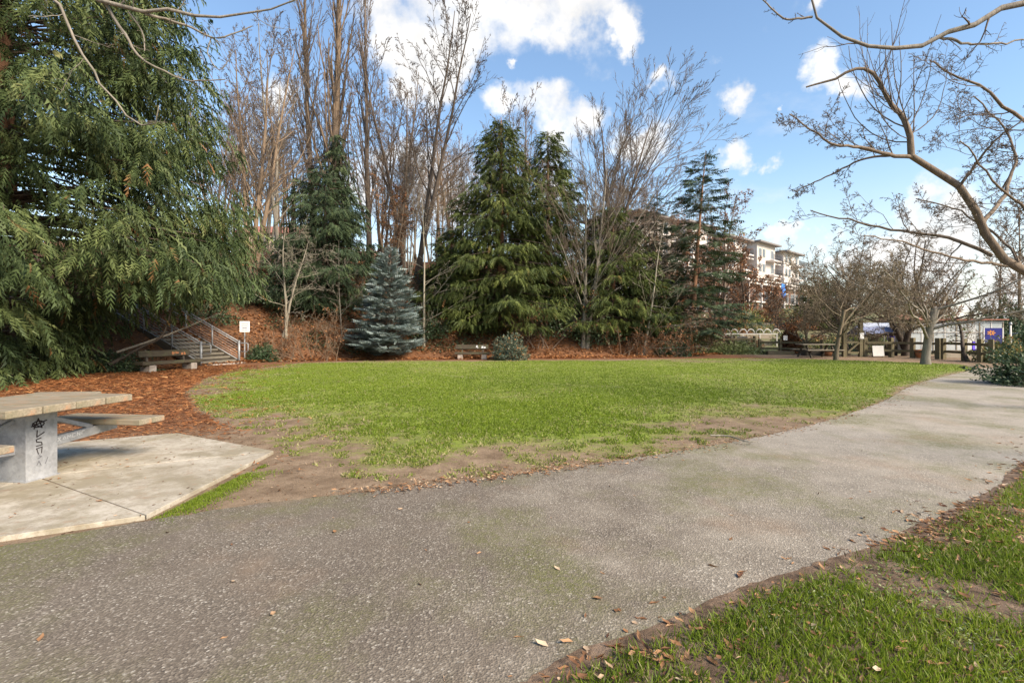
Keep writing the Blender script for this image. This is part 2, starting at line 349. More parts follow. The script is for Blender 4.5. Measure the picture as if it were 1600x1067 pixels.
def flat(name, c, rough=.7, var=.25, sc=6):
    n = NB(name, rough); n.col(n.mix(n.mr(n.noise(n.obj(), sc, 5, .65), .35, .7, 0, var), c, tuple(v * .45 for v in c)))
flat('white_paint', (.62, .60, .56), .6, .2); flat('cream_wall', (.54, .48, .43), .8, .25, .8); flat('white_wall', (.60, .55, .51), .8, .3, .8); flat('rust_wall', (.22, .125, .09), .8, .4, 1.5)
flat('tan_wall', (.48, .38, .28), .8, .3, 1); flat('dark_metal', (.06, .06, .065), .5, .2); flat('roof_grey', (.20, .18, .17), .8, .3); flat('navy_board', (.022, .025, .17), .6, .15)
flat('orange_paint', (.62, .25, .05), .6, .2); flat('purple_plastic', (.09, .05, .55), .45, .1); flat('blue_tarp', (.17, .19, .29), .6, .3); flat('pale_blue_tarp', (.34, .37, .44), .6, .3)
flat('terracotta', (.42, .17, .075), .8, .3); flat('black_ink', (.025, .018, .018), .8, .1); flat('white_ink', (.62, .62, .62), .8, .2); flat('sign_grey', (.10, .10, .11), .7, .1)
flat('red_roof', (.32, .14, .10), .8, .35, 2); flat('paper', (.80, .79, .76), .7, .08); flat('stone_grey', (.20, .18, .15), .9, .4, 3); flat('car_paint', (.035, .045, .075), .3, .1)
flat('blue_flag', (.04, .20, .62), .6, .2)
n = NB('window_glass', .12); n.col((.06, .075, .09)); n.b.inputs['Specular IOR Level'].default_value = .6
n = NB('greenhouse_glass', .2); n.col((.62, .66, .66)); n.b.inputs['Alpha'].default_value = .45

# ------------------------------------------------------------------ terrain
FOOT = np.array([(-300, 0), (-60, 13), (-24, 18.0), (-17, 19.6), (-14.6, 20.9), (-13.3, 24.6), (-10.5, 26.4), (-6, 27.6), (0, 28.4), (6, 29.2), (10, 31), (12.6, 33.5), (15, 38), (19, 52), (24, 75), (40, 140), (80, 300)], float)
def foot_dist(x, y):
    x = np.asarray(x, float); y = np.asarray(y, float); best = np.full(np.broadcast(x, y).shape, 1e9)
    for a, b in zip(FOOT[:-1], FOOT[1:]):
        d = b - a; t = np.clip(((x - a[0]) * d[0] + (y - a[1]) * d[1]) / (d @ d), 0, 1)
        best = np.minimum(best, np.hypot(x - a[0] - t * d[0], y - a[1] - t * d[1]))
    return np.where(y > np.interp(x, FOOT[:, 0], FOOT[:, 1]), best, -best)
def hz(x, y):
    "ground height"
    x = np.asarray(x, float); y = np.asarray(y, float); d = foot_dist(x, y)
    h = 9.6 * (1 - np.exp(-np.maximum(d, 0) / 12.0)) + .03 * np.maximum(d - 20, 0).clip(0, 60)
    h = h * (1 + .12 * (fbm(x, y, .3) - .5)) + sstep(.5, 3, d) * .35 * (fbm(x, y, .9) - .5)
    ratio = np.where(y > 5, x / np.maximum(y, 5), 2)
    g = sstep(.98, .72, ratio) * .105 * np.clip(y - 35, 0, 50)
    g = np.where(d > 0, np.minimum(g, 5.2), g)
    return np.maximum(np.maximum(h, g), 0) + sstep(0, -2, d) * .0
def hz1(x, y): return float(hz(np.array([x]), np.array([y]))[0])

def axis(*segs):
    out = []
    for a, b, st in segs: out.append(np.arange(a, b, st))
    return np.concatenate(out + [np.array([segs[-1][1]])])
def build_terrain():
    xs = axis((-600, -100, 50), (-100, -40, 5), (-40, 26, .6), (26, 80, 3), (80, 160, 10), (160, 800, 64))
    ys = axis((-120, -10, 10), (-10, 6, 1), (6, 46, .6), (46, 130, 4), (130, 300, 17), (300, 1500, 120))
    X, Y = np.meshgrid(xs, ys); Z = hz(X, Y); d = foot_dist(X, Y)
    nx, ny = len(xs), len(ys); I = np.arange(nx * ny).reshape(ny, nx)
    Q = np.stack((I[:-1, :-1], I[:-1, 1:], I[1:, 1:], I[1:, :-1]), -1).reshape(-1, 4)
    fx = sstep(-3.6, -6.2, X - .25 * (Y - 7) + 2.2 * (fbm(X, Y, .5) - .5)) * sstep(4, 7, Y)
    far = sstep(26.0, 27.6, Y + .5 * fbm(X, Y, 1.2)) * sstep(16, 13, X)
    mul = np.maximum(fx, far); hill = sstep(-.3, 1.2, d)
    gard = sstep(12, 15, X) * sstep(31.5, 33, Y)
    me = mesh_np('ground', np.stack((X, Y, Z), -1).reshape(-1, 3), Q, mat='earth', smooth=True,
                 attrs={'mulch': mul.ravel(), 'hill': (hill * (1 - gard)).ravel(), 'garden': gard.ravel()})
    tag(link('ground', me), kind='structure')
build_terrain()

def densify(pts, step, jit, seed=0, closed=True):
    r = np.random.default_rng(seed); out = []
    P = [np.array(p, float) for p in pts]
    for i in range(len(P) if closed else len(P) - 1):
        a, b = P[i], P[(i + 1) % len(P)]; L = np.linalg.norm(b - a); n = max(1, int(L / step)); t = (b - a) / max(L, 1e-6)
        for k in range(n):
            q = a + (b - a) * k / n
            out.append(q + np.array((-t[1], t[0])) * r.normal(0, jit))
    return np.array(out)
def smooth_curve(pts, n=8):
    P = [np.array(p, float) for p in pts]; P = [2*P[0]-P[1]] + P + [2*P[-1]-P[-2]]; out = []
    for i in range(1, len(P) - 2):
        for k in range(n):
            t = k / n; a, b, c, d = P[i-1:i+3]
            out.append(.5 * (2*b + (c-a)*t + (2*a-5*b+4*c-d)*t*t + (3*b-a-3*c+d)*t**3))
    out.append(P[-2]); return [tuple(p) for p in out]
def inpoly(x, y, poly):
    x = np.asarray(x); y = np.asarray(y); ins = np.zeros(x.shape, bool); n = len(poly)
    for i in range(n):
        x1, y1 = poly[i]; x2, y2 = poly[(i + 1) % n]
        if y1 == y2: continue
        c = ((y1 > y) != (y2 > y)) & (x < (x2 - x1) * (y - y1) / (y2 - y1) + x1); ins ^= c
    return ins
def polydist(x, y, poly):
    best = np.full(np.shape(x), 1e9)
    for i in range(len(poly)):
        a = np.array(poly[i]); b = np.array(poly[(i + 1) % len(poly)]); d = b - a; q = d @ d
        if q < 1e-12: continue
        t = np.clip(((x - a[0]) * d[0] + (y - a[1]) * d[1]) / q, 0, 1); best = np.minimum(best, np.hypot(x - a[0] - t * d[0], y - a[1] - t * d[1]))
    return best

EDGE_N = smooth_curve([gpt(*p) for p in ((560, 772), (640, 763), (740, 751), (815, 742), (900, 731), (1000, 716), (1100, 700), (1200, 681), (1300, 656), (1380, 628), (1420, 606), (1470, 590), (1535, 576))], 5)
EDGE_S = smooth_curve([gpt(*p) for p in ((820, 1100), (880, 1062), (950, 1026), (1050, 985), (1150, 940), (1300, 888), (1450, 826), (1560, 770), (1620, 715), (1660, 668))], 5)
LAWN = EDGE_N[3:] + [gpt(*p) for p in ((1500, 569), (1420, 566), (1300, 562), (1150, 558), (1000, 561), (860, 563), (700, 563.5), (560, 564), (440, 568), (370, 576), (320, 592), (290, 612), (310, 640), (370, 672), (430, 704), (500, 732), (560, 758), (620, 765))]
PATH = EDGE_N + [(24.5, 22.0), (40, 30), (80, 55), (82, 50), (44, 24), (26, 17.5), (20, 14.2), (15.5, 12.6), (12.6, 10.8), (10.2, 8.6)] + list(reversed(EDGE_S))[1:] + [(-.3, 1.2), (-3, -3), (-12, -3), (-12, 1.5), (-3.55, 3.50), gpt(190, 823), gpt(330, 800), gpt(430, 786)]
VERGE_EDGE = [(x - .02 - .06 * float(vnoise(x, y, 2.3)), y + .02 + .06 * float(vnoise(x, y, 2.3))) for x, y in EDGE_S]
VERGE = EDGE_S[::-1] + [(0.2, 1.5), (1.5, -2), (14, -2), (14, 5), (11.5, 8)]

def build_flats():
    xs = np.arange(-10, 21.6, .2); ys = np.arange(4.5, 27.6, .2); X, Y = np.meshgrid(xs, ys)
    ins = inpoly(X, Y, LAWN); dist = polydist(X, Y, LAWN); sd = np.where(ins, dist, -dist)
    keep = (sd[:-1, :-1] > -.5); I = np.arange(X.size).reshape(X.shape)
    Q = np.stack((I[:-1, :-1], I[:-1, 1:], I[1:, 1:], I[1:, :-1]), -1)[keep]
    cov = lawn_cover(X, Y, sd)
    used = np.unique(Q); remap = np.full(X.size, -1); remap[used] = np.arange(len(used))
    V = np.stack((X, Y, np.full(X.shape, .006) + .05 * sstep(.2, 3, sd) - .04 * sstep(-.02, -.35, sd)), -1).reshape(-1, 3)
    tag(link('lawn', mesh_np('lawn', V[used], remap[Q], mat='lawn_ground', smooth=True, attrs={'cover': cov.ravel()[used]})), kind='structure')
    o = densify(PATH, .06, .012, 5)
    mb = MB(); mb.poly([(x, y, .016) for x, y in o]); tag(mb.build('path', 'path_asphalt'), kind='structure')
    o = densify(VERGE_EDGE[::-1] + VERGE[len(EDGE_S):], .05, .007, 6)
    mb = MB(); mb.poly([(x, y, .0185) for x, y in o]); tag(mb.build('verge', 'verge_ground'), kind='structure')
def lawn_cover(x, y, sd):
    # dense in the middle; worn to a patchy band along the path and the left side, and patchy at the far right
    w = fbm(x, y, .55, 4); w2 = fbm(x + 5, y, 1.9, 3)
    left = sstep(-8.6, -3.4, x + .45 * (y - 7)); band = sstep(.1, 3.4, sd + 2.2 * (w - .5)) ; right = sstep(3.5, 8.0, x)
    mid = np.maximum(band * left, right * sstep(-.1, .8, sd))
    c = .34 + .62 * mid + .5 * (w - .5) + .7 * (w2 - .5) * (1 - .6 * mid) - .22 * (1 - left) - .25 * sstep(5.9, 5.0, y)
    c = c - .55 * sstep(21, 25, y) * sstep(3, 8, x) * sstep(15, 12, x) * sstep(.40, .55, fbm(x, y, .35))
    return np.clip(c, 0, 1) * sstep(-.15, .12, sd)
build_flats()

# ------------------------------------------------------------------ scatter of blades and leaves
def place(tv, tf, P, X, Nn, s, sy=None):
    "copies of a template (tv, triangles tf) at P with x-axis X, normal Nn, size s -> V, T"
    X = nrm(X); Yv = nrm(np.cross(Nn, X)); Z = np.cross(X, Yv); s = np.asarray(s)[:, None, None]
    sy = s if sy is None else np.asarray(sy)[:, None, None]
    V = P[:, None, :] + s * tv[None, :, 0:1] * X[:, None, :] + sy * tv[None, :, 1:2] * Yv[:, None, :] + s * tv[None, :, 2:3] * Z[:, None, :]
    n = len(tv); T = tf[None] + (np.arange(len(P)) * n)[:, None, None]
    return V.reshape(-1, 3), T.reshape(-1, 3)
def scatter(name, mat, tv, tf, P, X, Nn, s, tint, sy=None):
    V, T = place(tv, tf, P, X, Nn, s, sy); return mesh_np(name, V, T=T, mat=mat, attrs={'tint': np.repeat(tint, len(tv))})
BLADE = (np.array([(0, -.06, 0), (0, .06, 0), (.55, -.04, .05), (.55, .04, .05), (1, 0, .22)]), np.array([(0, 1, 3), (0, 3, 2), (2, 3, 4)]))
BLADE1 = (np.array([(0, -.09, 0), (0, .09, 0), (1, 0, .15)]), np.array([(0, 1, 2)]))
LEAF = (np.array([(0, 0, 0), (.35, -.28, .10), (1, 0, .02), (.35, .28, .10)]), np.array([(0, 1, 2), (0, 2, 3)]))
CURL = (np.array([(0, 0, .02), (.3, -.22, .16), (.75, -.15, .12), (1, 0, .22), (.75, .15, .06), (.3, .22, .10), (.5, 0, 0)]), np.array([(0, 1, 6), (1, 2, 6), (2, 3, 6), (3, 4, 6), (4, 5, 6), (5, 0, 6)]))
NEEDLE = (np.array([(0, -.05, 0), (0, .05, 0), (1, 0, .03)]), np.array([(0, 1, 2)]))
def rand_dirs(r, n, elev_lo, elev_hi):
    a = r.random(n) * 2 * np.pi; e = np.radians(elev_lo + (elev_hi - elev_lo) * r.random(n))
    return np.stack((np.cos(a) * np.cos(e), np.sin(a) * np.cos(e), np.sin(e)), -1)

def build_grass():
    r = np.random.default_rng(21)
    n = 900000; u = r.random(n); y = (4.6 ** -.6 + u * (27.4 ** -.6 - 4.6 ** -.6)) ** (-1 / .6); x = (r.random(n) * 2 - 1) * (y * 1.06 + 1)   # thins out with distance
    ok = inpoly(x, y, LAWN_X); x, y = x[ok], y[ok]; dd = polydist(x, y, LAWN); ins = dd * 0 + 1; c = lawn_cover(x, y, dd)
    tuft = fbm(x, y, 5.0, 3); dry0 = fbm(x + 17, y - 5, .33, 4)
    ok = r.random(len(x)) < sstep(.15, .85, c + 1.5 * (tuft - .5)) * (1 - .35 * sstep(.52, .64, dry0)); x, y, c, dd, dry0 = (q[ok][:165000] for q in (x, y, c, dd, dry0)); k = len(x)
    P = np.stack((x, y, .004 + .05 * sstep(.2, 3, dd)), -1); t = np.clip(.10 + .30 * c + .45 * fbm(x, y, .45, 3) + r.normal(0, .15, k) - .10, 0, 1) * .9
    dry = r.random(k) < .03 + .38 * (1 - c) ** 1.3 + .28 * sstep(.5, .64, dry0); t[dry] = r.uniform(.88, 1, dry.sum())
    V, T = place(*BLADE1, P, rand_dirs(r, k, 15, 80), rand_dirs(r, k, -20, 20), .036 * r.uniform(.5, 1.4, k), .060 + .0055 * y)
    tag(link('lawn_grass', mesh_np('lawn_grass', V, T=T, mat='grass_leaf', attrs={'tint': np.repeat(t, 3)})), 'short green lawn grass, thin and worn along its left side', 'grass', kind='stuff')
    # the rough verge in the right foreground
    n = 1150000; x = r.uniform(0, 12.5, n); y = r.uniform(0, 8.5, n); w = r.random(n) < np.clip((3.2 / np.maximum(y, 2)) ** 1.4, 0, 1) * np.where(np.abs(x) < y * 1.05 + .4, 1, .14)   # thinner where the photograph does not look
    ok = w & inpoly(x, y, VERGE); x, y = x[ok], y[ok]
    e = polydist(x, y, EDGE_S_CLOSED); tuft = fbm(x, y, 2.6, 4)
    ok = r.random(len(x)) < sstep(.26, .50, tuft + .25 * (fbm(x, y, 9.0, 2) - .5)) * sstep(.0, .14, e) * .92 + .06; x, y = x[ok][:78000], y[ok][:78000]; k = len(x)
    P = np.stack((x, y, np.full(k, .018)), -1); t = np.clip(.12 + .75 * fbm(x, y, 1.2, 3) + r.normal(0, .18, k) - .08, 0, .93); dry = r.random(k) < .07; t[dry] = r.uniform(.9, 1, dry.sum())
    V, T = place(*BLADE, P, rand_dirs(r, k, 30, 78), rand_dirs(r, k, -15, 15), r.uniform(.028, .075, k), np.where(np.abs(x) < y * 1.05 + .4, .055, .12))
    tag(link('verge_grass', mesh_np('verge_grass', V, T=T, mat='grass_leaf', attrs={'tint': np.repeat(t, 5)})), 'rough tufted grass on the verge in the right foreground', 'grass', kind='stuff')
    # broad-leaved weeds between the tufts
    n = 60000; x = r.uniform(0, 8.5, n); y = r.uniform(1.8, 8, n); ok = (np.abs(x) < y * 1.05) & inpoly(x, y, VERGE) & (fbm(x + 9, y, 1.7, 3) > .52) & (polydist(x, y, EDGE_S_CLOSED) > .12); x, y = x[ok][:9000], y[ok][:9000]; k = len(x)
    V, T = place(*LEAF, np.stack((x, y, r.uniform(.022, .04, k)), -1), rand_dirs(r, k, 0, 25), rand_dirs(r, k, 55, 90), r.uniform(.012, .028, k), r.uniform(.016, .03, k))
    tag(link('verge_weeds', mesh_np('verge_weeds', V, T=T, mat='clover_leaf', attrs={'tint': np.repeat(r.random(k), 4)})), 'small pale broad-leaved weeds between the verge grass tufts', 'weeds', kind='stuff')
    # moss and grass strip along the concrete pad
    n = 7000; t = r.random(n); a = np.array(gpt(235, 815)); b = np.array(gpt(415, 727)); q = a + (b - a) * t[:, None]; nv = np.array((.86, -.5))
    q = q + nv * (np.abs(r.normal(0, .13, n)) - .02)[:, None]; ok = fbm(q[:, 0], q[:, 1], 3.2) > .50 + .25 * r.random(len(q)) - .14; q = q[ok]; k = len(q)
    V, T = place(*BLADE1, np.column_stack((q, np.full(k, .004))), rand_dirs(r, k, 25, 80), rand_dirs(r, k, -20, 20), r.uniform(.012, .034, k), np.full(k, .04))
    tag(link('pad_edge_grass', mesh_np('pad_edge_grass', V, T=T, mat='grass_leaf', attrs={'tint': np.repeat(r.uniform(.1, .8, k), 3)})), 'strip of short green grass along the right edge of the concrete pad', 'grass', kind='stuff')
EDGE_S_CLOSED = EDGE_S + EDGE_S[::-1]
LAWN_X = [tuple(p) for p in LAWN]
build_grass()

def build_litter():
    r = np.random.default_rng(31)
    # leaves over the slope
    n = 150000; x = r.uniform(-22, 15, n); y = r.uniform(18, 41, n); d = foot_dist(x, y)
    ok = (d > -1.2) & (np.abs(x) < y * 1.05) & (r.random(n) < np.clip(1.1 - d / 14, .25, 1)) & (r.random(n) < .25 + 1.1 * sstep(.35, .6, fbm(x, y, .7))); x, y = x[ok][:38000], y[ok][:38000]; k = len(x)
    P = np.stack((x, y, hz(x, y) + r.uniform(.01, .10, k)), -1)
    V, T = place(*LEAF, P, rand_dirs(r, k, -30, 30), rand_dirs(r, k, 35, 90), r.uniform(.10, .20, k), r.uniform(.10, .22, k))
    tag(link('leaf_litter', mesh_np('leaf_litter', V, T=T, mat='litter_leaf', attrs={'tint': np.repeat(np.clip(r.normal(.5, .22, k), 0, 1), 4)})), 'orange-brown fallen leaves covering the wooded slope', 'leaves', kind='stuff')
    # dead needles and sprays under the big cedar and around the pad
    n = 120000; x = r.uniform(-18, -1.5, n); y = r.uniform(5.2, 22, n); d = foot_dist(x, y)
    z = sstep(-2.6, -5.6, x - .25 * (y - 7) + 2.5 * (fbm(x, y, .5) - .5))
    ok = (d < .3) & (np.abs(x) < y * 1.05) & (r.random(n) < (.10 + .90 * z) * np.where(inpoly(x, y, LAWN), .14, 1)) & ~inpoly(x, y, PAD) & ~inpoly(x, y, [tuple(p) for p in PATH]) & (r.random(n) < np.clip(9 / y, .35, 1)); x, y = x[ok][:52000], y[ok][:52000]; k = len(x)
    P = np.stack((x, y, hz(x, y) + r.uniform(.006, .03, k)), -1); s = r.uniform(.05, .17, k) * np.clip(y / 9, .8, 1.6)
    V, T = place(*NEEDLE, P, rand_dirs(r, k, -8, 14), rand_dirs(r, k, 40, 90), s, r.uniform(.10, .26, k) * np.clip(y / 9, .8, 1.5))
    tag(link('needle_mulch', mesh_np('needle_mulch', V, T=T, mat='needle_litter', attrs={'tint': np.repeat(np.clip(r.normal(.48, .25, k), 0, 1), 3)})), 'rust-red carpet of dead cedar sprays under the big cedar', 'mulch', kind='stuff')
    # curled leaves along the path edge and on the verge
    n = 40000; x = r.uniform(-1, 9, n); y = r.uniform(1.8, 9, n); e = polydist(x, y, EDGE_S_CLOSED); v = inpoly(x, y, VERGE)
    pr = np.where(v, .10 + .8 * np.exp(-e / .35), np.exp(-e / .10) * .7) * (.3 + 1.2 * sstep(.4, .65, fbm(x, y, 1.4)))
    ok = (r.random(n) < pr) & (np.abs(x) < y * 1.05 + 2.5); x, y = x[ok][:6500], y[ok][:6500]; k = len(x)
    V, T = place(*CURL, np.stack((x, y, np.where(inpoly(x, y, VERGE), r.uniform(.022, .05, k), .018)), -1), rand_dirs(r, k, -8, 12), rand_dirs(r, k, 58, 90), r.uniform(.02, .075, k), r.uniform(.015, .06, k))
    tag(link('verge_leaf_litter', mesh_np('verge_leaf_litter', V, T=T, mat='verge_litter', attrs={'tint': np.repeat(np.clip(r.normal(.45, .27, k), 0, 1), 7)})), 'curled brown leaves gathered along the path edge and verge', 'leaves', kind='stuff')
    # specks of debris on path, pad and along the lawn edge
    n = 9000; x = r.uniform(-6, 12, n); y = r.uniform(2, 14, n); e = polydist(x, y, EDGE_N + EDGE_N[::-1]); onp = inpoly(x, y, [tuple(p) for p in PATH]); pad = inpoly(x, y, PAD); lw = inpoly(x, y, LAWN); dirt = ~onp & ~pad & ~lw & (y < 9) & (x < 1)
    pr = onp * (.035 + .8 * np.exp(-e / .12)) + pad * .45 + lw * .10 + dirt * 1.0
    ok = (r.random(n) < pr) & (np.abs(x) < y * 1.05); x, y, pad = x[ok], y[ok], pad[ok]; k = len(x)
    z = np.where(pad, .042, np.where(inpoly(x, y, LAWN), .06, np.where(onp[ok], .02, .006)))
    V, T = place(*CURL, np.stack((x, y, z), -1), rand_dirs(r, k, -5, 8), rand_dirs(r, k, 60, 90), r.uniform(.015, .05, k), r.uniform(.010, .03, k))
    m = 1500; ii = r.integers(0, len(EDGE_N), m); q = np.array(EDGE_N)[ii] + r.normal(0, .09, (m, 2)) + (r.random((m, 1)) - .5) * np.array((.5, .1)); near = q[:, 0] < 12; q = q[near]; m = len(q)
    v2, t2 = place(*CURL, np.column_stack((q, np.full(m, .022))), rand_dirs(r, m, -5, 15), rand_dirs(r, m, 50, 90), r.uniform(.02, .06, m), r.uniform(.012, .04, m)); T = np.concatenate((T, t2 + len(V))); V = np.concatenate((V, v2)); k += m
    tag(link('path_debris', mesh_np('path_debris', V, T=T, mat='verge_litter', attrs={'tint': np.repeat(r.random(k), 7)})), 'small scattered leaf fragments on the path and concrete pad', 'debris', kind='stuff')
    # ivy over the slope
    n = 150000; x = r.uniform(-20, 14, n); y = r.uniform(19, 40, n); d = foot_dist(x, y); ok = (d > .4) & (np.abs(x) < y) & (fbm(x + 40, y, .42, 3) > .47); x, y = x[ok][:29000], y[ok][:29000]; k = len(x)
    P = np.stack((x, y, hz(x, y) + r.uniform(.03, .42, k) * sstep(.4, .7, fbm(x + 40, y, .42, 3))), -1)
    V, T = place(*LEAF, P, rand_dirs(r, k, -40, 40), rand_dirs(r, k, 10, 80), r.uniform(.09, .17, k), r.uniform(.10, .18, k))
    tag(link('ivy_cover', mesh_np('ivy_cover', V, T=T, mat='ivy_leaf', attrs={'tint': np.repeat(r.random(k), 4)})), 'dark green ivy creeping over the wooded slope', 'ivy', kind='stuff')
PAD_C = np.array((-4.80, 5.16))
PAD = [tuple(PAD_C + 2.18 * np.array((math.cos(math.radians(a)), math.sin(math.radians(a))))) for a in (30, 90, 150, 210, 270, 330)]
build_litter()

# ------------------------------------------------------------------ conifers
def frond_tpl(pairs, w=.30, tip=.22, droop=.18, bw=.05):
    V = []; T = []
    for i in range(pairs):
        t = .06 + .80 * i / pairs; L = w * (1 - .55 * t)
        for s in (-1, 1):
            k = len(V); z = -droop * t * t
            V += [(t, 0, z), (t + bw * 1.6, 0, z), (t + tip, s * L, -droop * (t + tip) ** 2 - .03)]; T.append((k, k + 1, k + 2) if s < 0 else (k, k + 2, k + 1))
    k = len(V); V += [(.78, -.035, -droop * .6), (.78, .035, -droop * .6), (1.04, 0, -droop * 1.1)]; T.append((k, k + 1, k + 2))
    return np.array(V), np.array(T)
CEDAR = frond_tpl(4, .21, .30, .34, .10); CEDAR_FAR = frond_tpl(4, .25, .30, .30, .12); SPRUCE = frond_tpl(4, .20, .10, -.06, .10); FIR = frond_tpl(4, .26, .18, .06, .10)

def tubes(P, R, sides, seed=0):
    "P (B,n,3), R (B,n) -> V, Q"
    B, n, _ = P.shape; r = np.random.default_rng(seed); T = np.gradient(P, axis=1); T = nrm(T)
    ref = nrm(r.normal(size=(B, 1, 3)) + 1e-3); U = nrm(np.cross(T, ref)); W = np.cross(T, U)
    a = 2 * np.pi * np.arange(sides) / sides
    V = P[:, :, None, :] + R[:, :, None, None] * (np.cos(a)[None, None, :, None] * U[:, :, None, :] + np.sin(a)[None, None, :, None] * W[:, :, None, :])
    I = np.arange(B * n * sides).reshape(B, n, sides); J = np.roll(I, -1, axis=2)
    Q = np.stack((I[:, :-1], J[:, :-1], J[:, 1:], I[:, 1:]), -1).reshape(-1, 4)
    return V.reshape(-1, 3), Q
def join(parts):
    V = []; Q = []; o = 0
    for v, q in parts: V.append(v); Q.append(q + o); o += len(v)
    return np.concatenate(V), np.concatenate(Q)

def conifer(name, label, base, H, R, seed, nb, per, size, tpl, leaf, bark, h0=.04, prof=1.0, droop=.35, lift=.0, tr=.2, fdown=.45, side=.75, gap=0.0, tshape=.0, inner=.15, cat='tree', lean=(0, 0), azbias=None, rfun=None, tmax=1.0, twidth=None, group=None, lowcut=None, back=None):
    r = np.random.default_rng(seed); base = np.array(base, float); root = thing(name, label, cat, tuple(base), group=group)
    zz = np.linspace(-.25, H, 9); tp = np.stack((lean[0] * (zz / H) ** 1.3, lean[1] * (zz / H) ** 1.3, zz), -1)[None]
    flare = tr * (1 - .93 * np.clip(zz / H, 0, 1)) * (1 + .6 * np.exp(-np.maximum(zz, 0) / (.06 * H)))
    v, q = tubes(tp, flare[None], 9, seed); link('trunk', mesh_np('trunk', v, q, mat=bark, smooth=True), root)
    u = (np.arange(nb) + r.random(nb)) / nb; h = h0 + (1 - h0) * u ** .93 * .985
    az = r.random(nb) * 2 * np.pi
    rf = (lambda t: (1 - t) ** prof * (.35 + .65 * sstep(0, .12, t)) + .03) if rfun is None else rfun
    L = R * rf(h) * r.uniform(.72, 1.12, nb)
    if gap: L = L * np.where(r.random(nb) < gap, r.uniform(.25, .6, nb), 1)
    if azbias is not None: L = L * (1 + azbias[1] * np.cos(az - azbias[0]))
    if lowcut is not None: L = L * (1 - .62 * sstep(.2, .75, np.cos(az - lowcut[0])) * sstep(lowcut[1], lowcut[1] * .6, h * H))
    o = np.stack((np.cos(az), np.sin(az), np.zeros(nb)), -1); b0 = np.stack((lean[0] * h ** 1.3, lean[1] * h ** 1.3, h * H), -1)
    dr = droop * r.uniform(.7, 1.3, nb); lf = lift * r.uniform(.7, 1.3, nb) + .45 * h ** 3
    def pos(t, i): return b0[i] + o[i] * (L[i] * t)[:, None] + UP * (L[i] * (lf[i] * t - dr[i] * t * t + (.55 * dr[i]) * t ** 4))[:, None]
    def tan(t, i): return nrm(o[i] + UP * (lf[i] - 2 * dr[i] * t + 2.2 * dr[i] * t ** 3)[:, None])
    ts = np.linspace(0, .82, 4); bp = np.stack([pos(np.full(nb, t), np.arange(nb)) for t in ts], 1)
    br = np.maximum(.010 + .0075 * L, .01)[:, None] * (1 - .95 * ts)[None]
    v, q = tubes(bp, br, 4, seed + 1); mark_fine(link('branches', mesh_np('branches', v, q, mat='bark_brown', smooth=True), root))
    dn = 1.0 if back is None else np.where(np.cos(az - back) > -.25, 1.0, .12); cnt = np.maximum(3, (per * dn * (L / R) ** 1.0 * (.5 + .5 * L / R)).astype(int)); i = np.repeat(np.arange(nb), cnt); N = len(i)
    t = inner + (tmax - inner) * r.random(N) ** .75
    p = pos(t, i); tg = tan(t, i); sd = nrm(np.cross(tg, UP)); sgn = np.where(r.random(N) < .5, -1.0, 1.0)
    spread = (L[i] * (.10 + (.28 if twidth is None else twidth) * (1 - t)))[:, None] * r.random(N)[:, None]
    p = p + sd * sgn[:, None] * spread - UP * (spread[:, 0] * fdown * .8)[:, None] + r.normal(0, .05 * size, (N, 3))
    X = nrm(tg * .8 + sd * (sgn * side * r.uniform(.3, 1.2, N))[:, None] - UP * (fdown * r.uniform(.2, 1.6, N))[:, None] + r.normal(0, .15, (N, 3)))
    Nn = nrm(UP + o[i] * .35 + r.normal(0, .45, (N, 3)))
    s = size * r.uniform(.45, 1.35, N)
    clump = r.normal(0, .17, nb)[i]
    tint = np.clip(.42 + clump + r.normal(0, .16, N), 0, .94); dead = r.random(N) < .012; tint[dead] = r.uniform(.95, 1, dead.sum())
    mark_fine(link('crown', scatter('crown', leaf, *tpl, p, X, Nn, s, tint), root))
    return root
def at(px, Y, dz=0):
    x = (px - 800) / F * Y; return (x, Y, hz1(x, Y) + dz)

